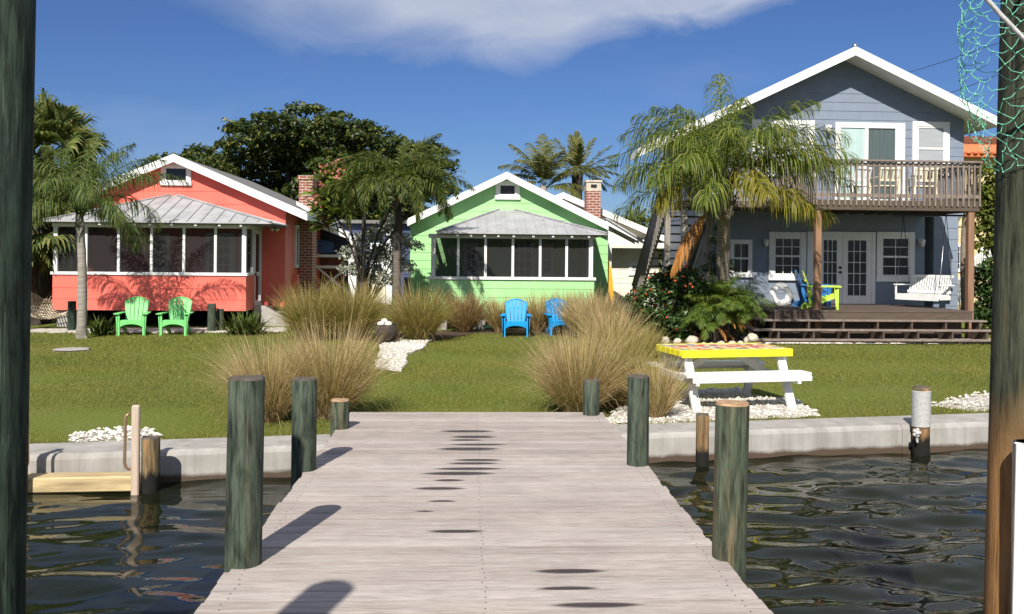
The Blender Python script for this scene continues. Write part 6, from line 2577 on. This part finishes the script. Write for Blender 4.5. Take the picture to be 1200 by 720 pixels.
# ------------------------------------------------------------------ adirondack chairs
def adirondack(label, mat_, loc, rz, group, name='adirondack_chair', s=1.0, wood=False):
    root = empty(name, tuple(loc), rz, label, 'chair', group)
    root.scale = (s, s, s) if wood else (.94, .94, .94)
    m = M[mat_]
    # backrest: five slats fanning to an arched top, with rim
    mb = MB()

    def back(u, z):
        return .16 + (z - .22) * .42, u
    nS = 5
    W0, W1 = .44, .56
    for i in range(nS):
        a0 = -W0 / 2 + W0 * i / nS + .007
        a1 = -W0 / 2 + W0 * (i + 1) / nS - .007
        b0 = a0 * W1 / W0
        b1 = a1 * W1 / W0
        xm_ = (b0 + b1) / 2
        top = lambda x: .93 - .62 * x * x * 2.0
        zb_ = .24
        y0 = .16
        f = lambda z: y0 + (z - .24) * .40
        zm = .62
        tz0, tz1 = top(b0), top(b1)
        m0 = (a0 + b0) / 2 * 1.03
        m1 = (a1 + b1) / 2 * 1.03
        vs = []
        for off in (0, .022):
            vs += [(a0, f(zb_) + off, zb_), (a1, f(zb_) + off, zb_), (m1, f(zm) + off, zm), (b1, f(tz1) + off, tz1), (xm_, f(top(xm_)) + off, top(xm_) + .004), (b0, f(tz0) + off, tz0), (m0, f(zm) + off, zm)]
        n = 7
        mb.add(vs, [tuple(range(n)), tuple(range(2 * n - 1, n - 1, -1))] + [(j, j + n, (j + 1) % n + n, (j + 1) % n) for j in range(n)])
    f = lambda z: .16 + (z - .24) * .40
    if not wood:
        path = []
        for k in range(15):
            x = -W1 / 2 + W1 * k / 14
            z = .93 - .62 * x * x * 2.0
            path.append((x, f(z) + .005, z))
        path = [(-W0 / 2 - .005, f(.3) + .005, .3), (-(W0 + W1) / 4 - .005, f(.6) + .005, .6)] + path + [((W0 + W1) / 4 + .005, f(.6) + .005, .6), (W0 / 2 + .005, f(.3) + .005, .3)]
        mb.tube(path, .017, 6)
    for z in (.36, .70):
        mb.box(-.25, .25, f(z) + .024, f(z) + .05, z - .03, z + .03)
    mb.build('backrest', m, root)
    mb = MB()
    for i in range(6):
        y0 = -.36 + i * .092
        z0 = .375 - i * .026
        mb.bar((-.25, y0 + .04, z0), (.25, y0 + .04, z0), .082, .022, up=(0, -.28, 1))
    # rolled front edge and arched apron
    mb.bar((-.255, -.372, .345), (.255, -.372, .345), .03, .09)
    if not wood:
        ap = [(-.26, .30)] + [(-.26 + .52 * k / 12, .22 + .075 * math.sin(math.pi * k / 12) ** .6) for k in range(13)] + [(.26, .30)]
        mb.prism(ap + [(.26, .345), (-.26, .345)], -.385, -.36)
    mb.build('seat', m, root)
    for sx in (-1, 1):
        mb = MB()
        pr = [(-.46, .535), (-.46, .562), (.20, .562), (.36, .562), (.36, .535)]
        mb.add([(sx * .27, -.44, .54), (sx * .40, -.46, .54), (sx * .405, -.30, .54), (sx * .35, .34, .54), (sx * .27, .34, .54),
                (sx * .27, -.44, .565), (sx * .40, -.46, .565), (sx * .405, -.30, .565), (sx * .35, .34, .565), (sx * .27, .34, .565)],
               [(4, 3, 2, 1, 0), (5, 6, 7, 8, 9)] + [(j, (j + 1) % 5, (j + 1) % 5 + 5, j + 5) for j in range(5)])
        mb.build('arm', m, root)
        mb = MB()
        x0 = sx * .275
        mb.prism([(x0 - sx * .01, .0), (x0 + sx * .055, .0), (x0 + sx * .085, .535), (x0 - sx * .005, .535)], -.395, -.355)
        mb.prism([(-.395, .0), (-.33, .0), (-.30, .535), (-.395, .535)], x0 + sx * .06, x0 + sx * .03, plane='yz')
        mb.build('front_leg', m, root)
        mb = MB()
        mb.bar((sx * .255, -.34, .34), (sx * .255, .44, .03), .03, .11, up=(0, .4, 1))
        mb.prism([(.38, 0), (.50, 0), (.40, .13), (.28, .13)], sx * .24, sx * .27, plane='yz')
        if wood:
            mb.bar((sx * .28, .24, .05), (sx * .28, .30, .54), .03, .07)
        mb.build('rear_leg', m, root)
    return root


g1 = G(157, 392.5)
adirondack('green plastic adirondack chair half in palm shade, left of the pair', 'limegreen', (g1.x, g1.y, 0), .20, 'green adirondack chairs on the lawn')
g1 = G(207, 392.5)
adirondack('bright sunlit green plastic adirondack chair, right of the pair', 'limegreen', (g1.x, g1.y, 0), .12, 'green adirondack chairs on the lawn')
g1 = G(604.5, 394)
adirondack('sky blue adirondack chair standing clear on the middle lawn', 'sky_plastic', (g1.x, g1.y, 0), .0, 'blue adirondack chairs on the lawn')
g1 = G(655, 393)
adirondack('sky blue adirondack chair partly hidden behind tan grass', 'sky_plastic', (g1.x, g1.y, 0), .16, 'blue adirondack chairs on the lawn')
w_ = frb.w(frb.x(963, DY + .75), DY + .75, zdk)
adirondack('lime painted wooden adirondack chair by the left deck post', 'limewood', w_, math.radians(72), 'wooden chairs on the deck', wood=True)
w_ = frb.w(frb.x(953, DY + 1.9), DY + 1.9, zdk)
adirondack('dark blue wooden adirondack chair beside the life ring on the deck', 'bluewood', w_, math.radians(80), 'wooden chairs on the deck', wood=True)

# balcony chairs


def plastic_chair(label, px, rz, mat_):
    y_ = -1.55
    w = frb.w(frb.x(px, y_, 230), y_, zb1_)
    root = empty('balcony_chair', tuple(w), rz, label, 'chair', 'chairs on the balcony')
    m = M[mat_]
    mb = MB()
    mb.bbox(-.25, .25, -.25, .22, .40, .44, .015)
    mb.build('seat', m, root)
    mb = MB()
    for x in (-.26, .24):
        mb.bar((x + .01, -.23, .42), (x + .01, -.33, .86), .035, .04)
    mb.bar((-.27, -.33, .85), (.27, -.33, .85), .05, .05)
    mb.bar((-.25, -.27, .56), (.25, -.27, .56), .03, .05)
    for i in range(5):
        x = -.17 + i * .085
        mb.bar((x, -.265, .56), (x, -.325, .84), .05, .015)
    mb.build('backrest', m, root)
    for sx in (-1, 1):
        MB().bbox(sx * .24, sx * .30, -.26, .25, .62, .65, .01).build('arm', m, root)
        for sy in (-1, 1):
            MB().bar((sx * .25, sy * .22, .42), (sx * .28, sy * .26, 0), .04, .04).build('leg', m, root)
        MB().bar((sx * .27, .22, .42), (sx * .27, .22, .63), .035, .035).build('arm_post', m, root)
    return root


plastic_chair('cream slatted chair on the balcony in front of the sliding door', 1036, .1, 'creamplastic')
plastic_chair('cream slatted chair on the balcony below the right window', 1081, -.12, 'creamplastic')
plastic_chair('white chair at the left end of the balcony behind the palm', 1000, .4, 'white')

# life ring leaning on the wall
w_ = frb.w(frb.x(919, -.9), -.9, zdk)
lr = empty('life_ring', tuple(w_), frb.a, 'white life ring with rope standing on the deck below the left window', 'life ring')
R_, r_ = .205, .082
mb = MB()
vs, fs = [], []
NA, NBk = 36, 12
for i in range(NA):
    a = 2 * math.pi * i / NA
    for j in range(NBk):
        b_ = 2 * math.pi * j / NBk
        rr = R_ + r_ * math.cos(b_)
        vs.append((rr * math.cos(a), .22 - .0 + r_ * .72 * math.sin(b_) + (rr * math.sin(a)) * .25, rr * math.sin(a) + R_ + r_))
for i in range(NA):
    for j in range(NBk):
        fs.append((i * NBk + j, ((i + 1) % NA) * NBk + j, ((i + 1) % NA) * NBk + (j + 1) % NBk, i * NBk + (j + 1) % NBk))
mb.s = True
mb.add(vs, fs)
mb.build('ring', M['white'], lr)
mb = MB()
for q in range(4):
    a0 = math.pi / 4 + q * math.pi / 2
    pth = []
    for k in range(9):
        a = a0 + (k / 8) * math.pi / 2
        rr = R_ + r_ + .004 + .010 * math.sin(math.pi * k / 8)
        pth.append((rr * math.cos(a), .22 + rr * math.sin(a) * .25 - .02, max(.012, rr * math.sin(a) + R_ + r_)))
    mb.tube(pth, .008, 5)
mb.build('grab_rope', M['whiterope'], lr)

# porch swing
w_ = frb.w(frb.x(1081, -1.25, 340), -1.25, zdk)
ps = empty('porch_swing', tuple(w_), frb.a + math.radians(-60), 'white wooden slatted bench swing hanging under the balcony', 'swing')
zs_ = W(1081, 345, w_.y).z - zdk
mb = MB()
for i in range(6):
    y0 = -.25 + i * .085
    mb.box(-.58, .58, y0, y0 + .07, zs_ - .02, zs_)
mb.build('seat', M['white'], ps)
mb = MB()
mb.box(-.60, .60, -.275, -.252, zs_ - .15, zs_ + .012)
mb.box(-.60, .60, .262, .285, zs_ - .12, zs_ - .022)
mb.box(-.60, -.575, -.25, .26, zs_ - .13, zs_ - .021)
mb.box(.575, .60, -.25, .26, zs_ - .13, zs_ - .021)
mb.build('seat_frame', M['white'], ps)
mb = MB()
for i in range(17):
    x = -.55 + i * 1.10 / 16
    mb.bar((x, .27, zs_), (x, .40, zs_ + .46), .045, .015)
mb.bar((-.60, .275, zs_ + .06), (.60, .275, zs_ + .06), .04, .07)
mb.bar((-.60, .40, zs_ + .46), (.60, .40, zs_ + .46), .05, .07)
mb.build('backrest', M['white'], ps)
zh = zb0 - zdk
for sx in (-1, 1):
    MB().bbox(sx * .57, sx * .66, -.27, .36, zs_ + .22, zs_ + .25).build('arm', M['white'], ps)
    MB().box(sx * .59, sx * .625, -.245, -.21, zs_ - .1, zs_ + .219).build('arm_post', M['white'], ps)
    mb = MB()
    top = (sx * .60, .05, zh)
    mb.tube([(sx * .60, -.23, zs_ - .05), (sx * .60, -.21, zs_ + .23), top], .009, 6)
    mb.tube([(sx * .60, .36, zs_ + .23), top], .009, 6)
    mb.build('hanging_chain', M['steel'], ps)

# ------------------------------------------------------------------ picnic table
FL, FR_, RR_ = G(808, 484), G(935, 480), G(887, 461)
ax_ = (FR_ - FL).normalized()
ang = math.atan2(ax_.y, ax_.x)
dep = .98
cx_ = (FL + FR_) / 2 + Vector((-ax_.y, ax_.x, 0)) * .62
pt = empty('picnic_table', (cx_.x, cx_.y, .02), ang, 'white picnic table with bright yellow patterned top on shell gravel', 'picnic table')
TL = 1.56
hw = .41
mb = MB()
mb.box(-TL / 2 + .012, TL / 2 - .012, -hw + .012, hw - .012, .735, .742)
mb.build('patterned_top', M['tabletop'], pt)
mb = MB()
for i in range(5):
    y0 = -hw + .01 + i * (2 * hw - .02) / 5
    mb.bbox(-TL / 2 + .004, TL / 2 - .004, y0, y0 + (2 * hw - .02) / 5 - .008, .695, .7345, .004)
mb.bbox(-TL / 2, TL / 2, -hw - .028, -hw + .008, .645, .745, .005)
mb.bbox(-TL / 2, TL / 2, hw - .008, hw + .028, .645, .745, .005)
for i in range(5):
    y0 = -hw + .012 + i * (2 * hw - .024) / 5
    mb.bbox(-TL / 2 - .012, -TL / 2 + .002, y0, y0 + (2 * hw - .024) / 5 - .008, .66, .741, .004)
    mb.bbox(TL / 2 - .002, TL / 2 + .012, y0, y0 + (2 * hw - .024) / 5 - .008, .66, .741, .004)
mb.build('table_top', M['tableyellow'], pt)
for sy in (-1, 1):
    mb = MB()
    mb.bbox(-TL / 2 - .08 + .02, TL / 2 + .10, sy * .60 - .135, sy * .60 + .135, .425, .47, .006)
    mb.bbox(-TL / 2 - .06 + .004, TL / 2 + .096, sy * .60 - .139, sy * .60 - .1355, .37, .468, .002) if False else None
    mb.bbox(-TL / 2 + .02, TL / 2 + .10, sy * .73 - .02 if sy < 0 else sy * .73 - .015, sy * .73 + .015 if sy < 0 else sy * .73 + .02, .36, .4245, .005)
    mb.build('bench', M['white'], pt)
for sx in (-1, 1):
    for sy in (-1, 1):
        mb = MB()
        mb.bar((sx * .66, sy * .30, .69), (sx * .66, sy * .64, -.02), .045, .11, up=(1, 0, 0))
        mb.build('leg', M['white'], pt)
    mb = MB()
    mb.bbox(sx * .70 - .02, sx * .70 + .022, -.76, .76, .325, .4245, .006)
    mb.bbox(sx * .70 - .02, sx * .70 + .022, -.38, .38, .585, .69, .006)
    mb.build('cross_beam', M['white'], pt)
    mb = MB()
    mb.bar((sx * .60, 0, .40), (sx * .12, 0, .69), .04, .09)
    mb.build('brace', M['white'], pt)

# ------------------------------------------------------------------ hammock, posts, planter, paver, tub
hx = W(28, 352, 23.0)
hm = empty('rope_hammock', tuple(W(44, 357, 23.0)), 0, 'tan rope hammock with wooden spreader bar at the left edge', 'hammock')
A_ = Vector((0, 0, 0))
ring = W(8, 326, 22.4) - Vector(hm.location)
spr0, spr1 = W(20, 356, 23.0) - Vector(hm.location), W(60, 355, 23.0) - Vector(hm.location)
mb = MB().tube([spr0, spr1], .022, 8)
mb.build('spreader_bar', M['weatheredplank'], hm)
mb = MB()
for i in range(13):
    p = spr0.lerp(spr1, (i + .5) / 13)
    mb.tube([ring, p], .006, 4)
mb.build('cords', M['rope'], hm)
o2 = Vector((-.30, 1.9, .0))
f0, f1 = spr0 + o2, spr1 + o2
MB().tube([f0, f1], .022, 8).build('spreader_bar', M['weatheredplank'], hm)
mb = MB()
N1, N2 = 13, 16


def bedp(u, v):
    a = spr0.lerp(spr1, u)
    b_ = f0.lerp(f1, u)
    p = a.lerp(b_, v)
    return p + Vector((0, 0, -.36 * math.sin(math.pi * v) - .10 * math.sin(math.pi * u) * math.sin(math.pi * v)))


for i in range(N1):
    mb.tube([bedp((i + .5) / N1, k / 12) for k in range(13)], .013, 4)
for j in range(1, N2):
    mb.tube([bedp(k / 8, j / N2) for k in range(9)], .013, 4)
mb.build('rope_bed', M['rope'], hm)
ring2 = f0.lerp(f1, .5) + Vector((-.2, 1.1, .9))
mb = MB()
for i in range(9):
    mb.tube([f0.lerp(f1, (i + .5) / 9), ring2], .006, 4)
mb.build('cords', M['rope'], hm)
for p, lab in ((ring, 'dark post holding the near end of the hammock'), (ring2, 'dark post holding the far end of the hammock')):
    q = Vector(hm.location) + p
    piling('hammock_post', lab, q.x - .06, q.y, q.z + .25, -.05, .13, [M['pole_dark'], M['pile_top']], 'post', 'hammock posts')

for px, w_, pyt, pyb, mt, lab in [(248, 9.5, 356, 389, 'pile', 'taller mossy post stub beside the coral cottage plants'), (258, 8, 362, 388, 'pile', 'shorter mossy post stub beside the coral cottage plants'), (84, 9, 353, 388, 'pole_dark', 'dark post stub under the coral cottage beside the slender palm')]:
    g_ = G(px, pyb)
    piling('post_stub', lab, g_.x, g_.y, W(px, pyt, g_.y).z, -.05, w_ * g_.y / F, [M[mt], M['pile_top']], 'post', 'post stubs by the coral cottage')

g_ = G(452, 403)
bp = empty('barrel_planter', (g_.x, g_.y, 0), .3, 'dark half barrel planter holding three white shells on the lawn', 'planter')
Sb = g_.y / F
r_b = 13 * Sb
mb = MB()
mb.tube([(0, 0, -.02), (0, 0, .18), (0, 0, .42), (0, 0, .42), (0, 0, .35)], [r_b * .82, r_b * .97, r_b, r_b * .9, r_b * .88], 20)
mb.build('barrel', M['bark_dark'], bp)
MB().tube([(0, 0, .35), (0, 0, .372)], [r_b * .885, r_b * .6], 16).build('soil', M['mulch'], bp)
for i, (dx_, dy_) in enumerate([(-.10, -.08), (.07, -.10), (-.04, .06)]):
    mb = MB().ball((0, 0, 0), .075, 12, 8, (1.1, .9, .85), jit=.1)
    o = mb.build('white_shell', M['shell'])
    o.location = (g_.x + dx_, g_.y + dy_, .435 + (.05 if i == 2 else 0))
    tag(o, ['left white shell in the barrel planter', 'right white shell in the barrel planter', 'upper white shell at the back of the barrel planter'][i], 'shell', 'white shells in the barrel planter')
g_ = G(84, 411)
mb = MB().tube([(0, 0, 0), (0, 0, .03), (0, 0, .035)], [.34, .34, .31], 22)
o = mb.build('paver', M['concrete'])
o.location = (g_.x, g_.y, .0)
tag(o, 'flat round grey paver lying in the lawn near the slender palm', 'paver')
g_ = G(575, 387)
mb = MB().tube([(0, 0, 0), (0, 0, .12), (0, 0, .12), (0, 0, .04)], [.30, .34, .31, .28], 18)
o = mb.build('tub', M['teal'])
o.location = (g_.x, g_.y + .3, 0)
tag(o, 'low teal tub on the ground under the mint cottage', 'tub')

# overhead wires far behind
for (p, q, Yw, lab) in [((1040, 92), (1230, 28), 60, 'highest thin overhead wire right of the blue gable'), ((1085, 118), (1235, 60), 58, 'lower overhead wire running behind the green net'), ((700, 283), (790, 262), 62, 'faint overhead wire low in the gap beside the brick chimney'), ((1115, 172), (1200, 108), 56, 'wire rising from the orange tiled roof')]:
    a, b_ = W(p[0], p[1], Yw), W(q[0], q[1], Yw - 6)
    if p[0] < 1000:
        a, b_ = W(p[0] - 160, p[1] + 22, Yw), W(q[0] + 60, q[1] - 10, Yw)
    mid = a.lerp(b_, .5) - Vector((0, 0, .15))
    o = MB().tube([a, a.lerp(mid, .5) - Vector((0, 0, .05)), mid, mid.lerp(b_, .5) - Vector((0, 0, .05)), b_], .018, 5).build('overhead_wire', M['black'])
    tag(o, lab, 'wire', 'overhead wires')
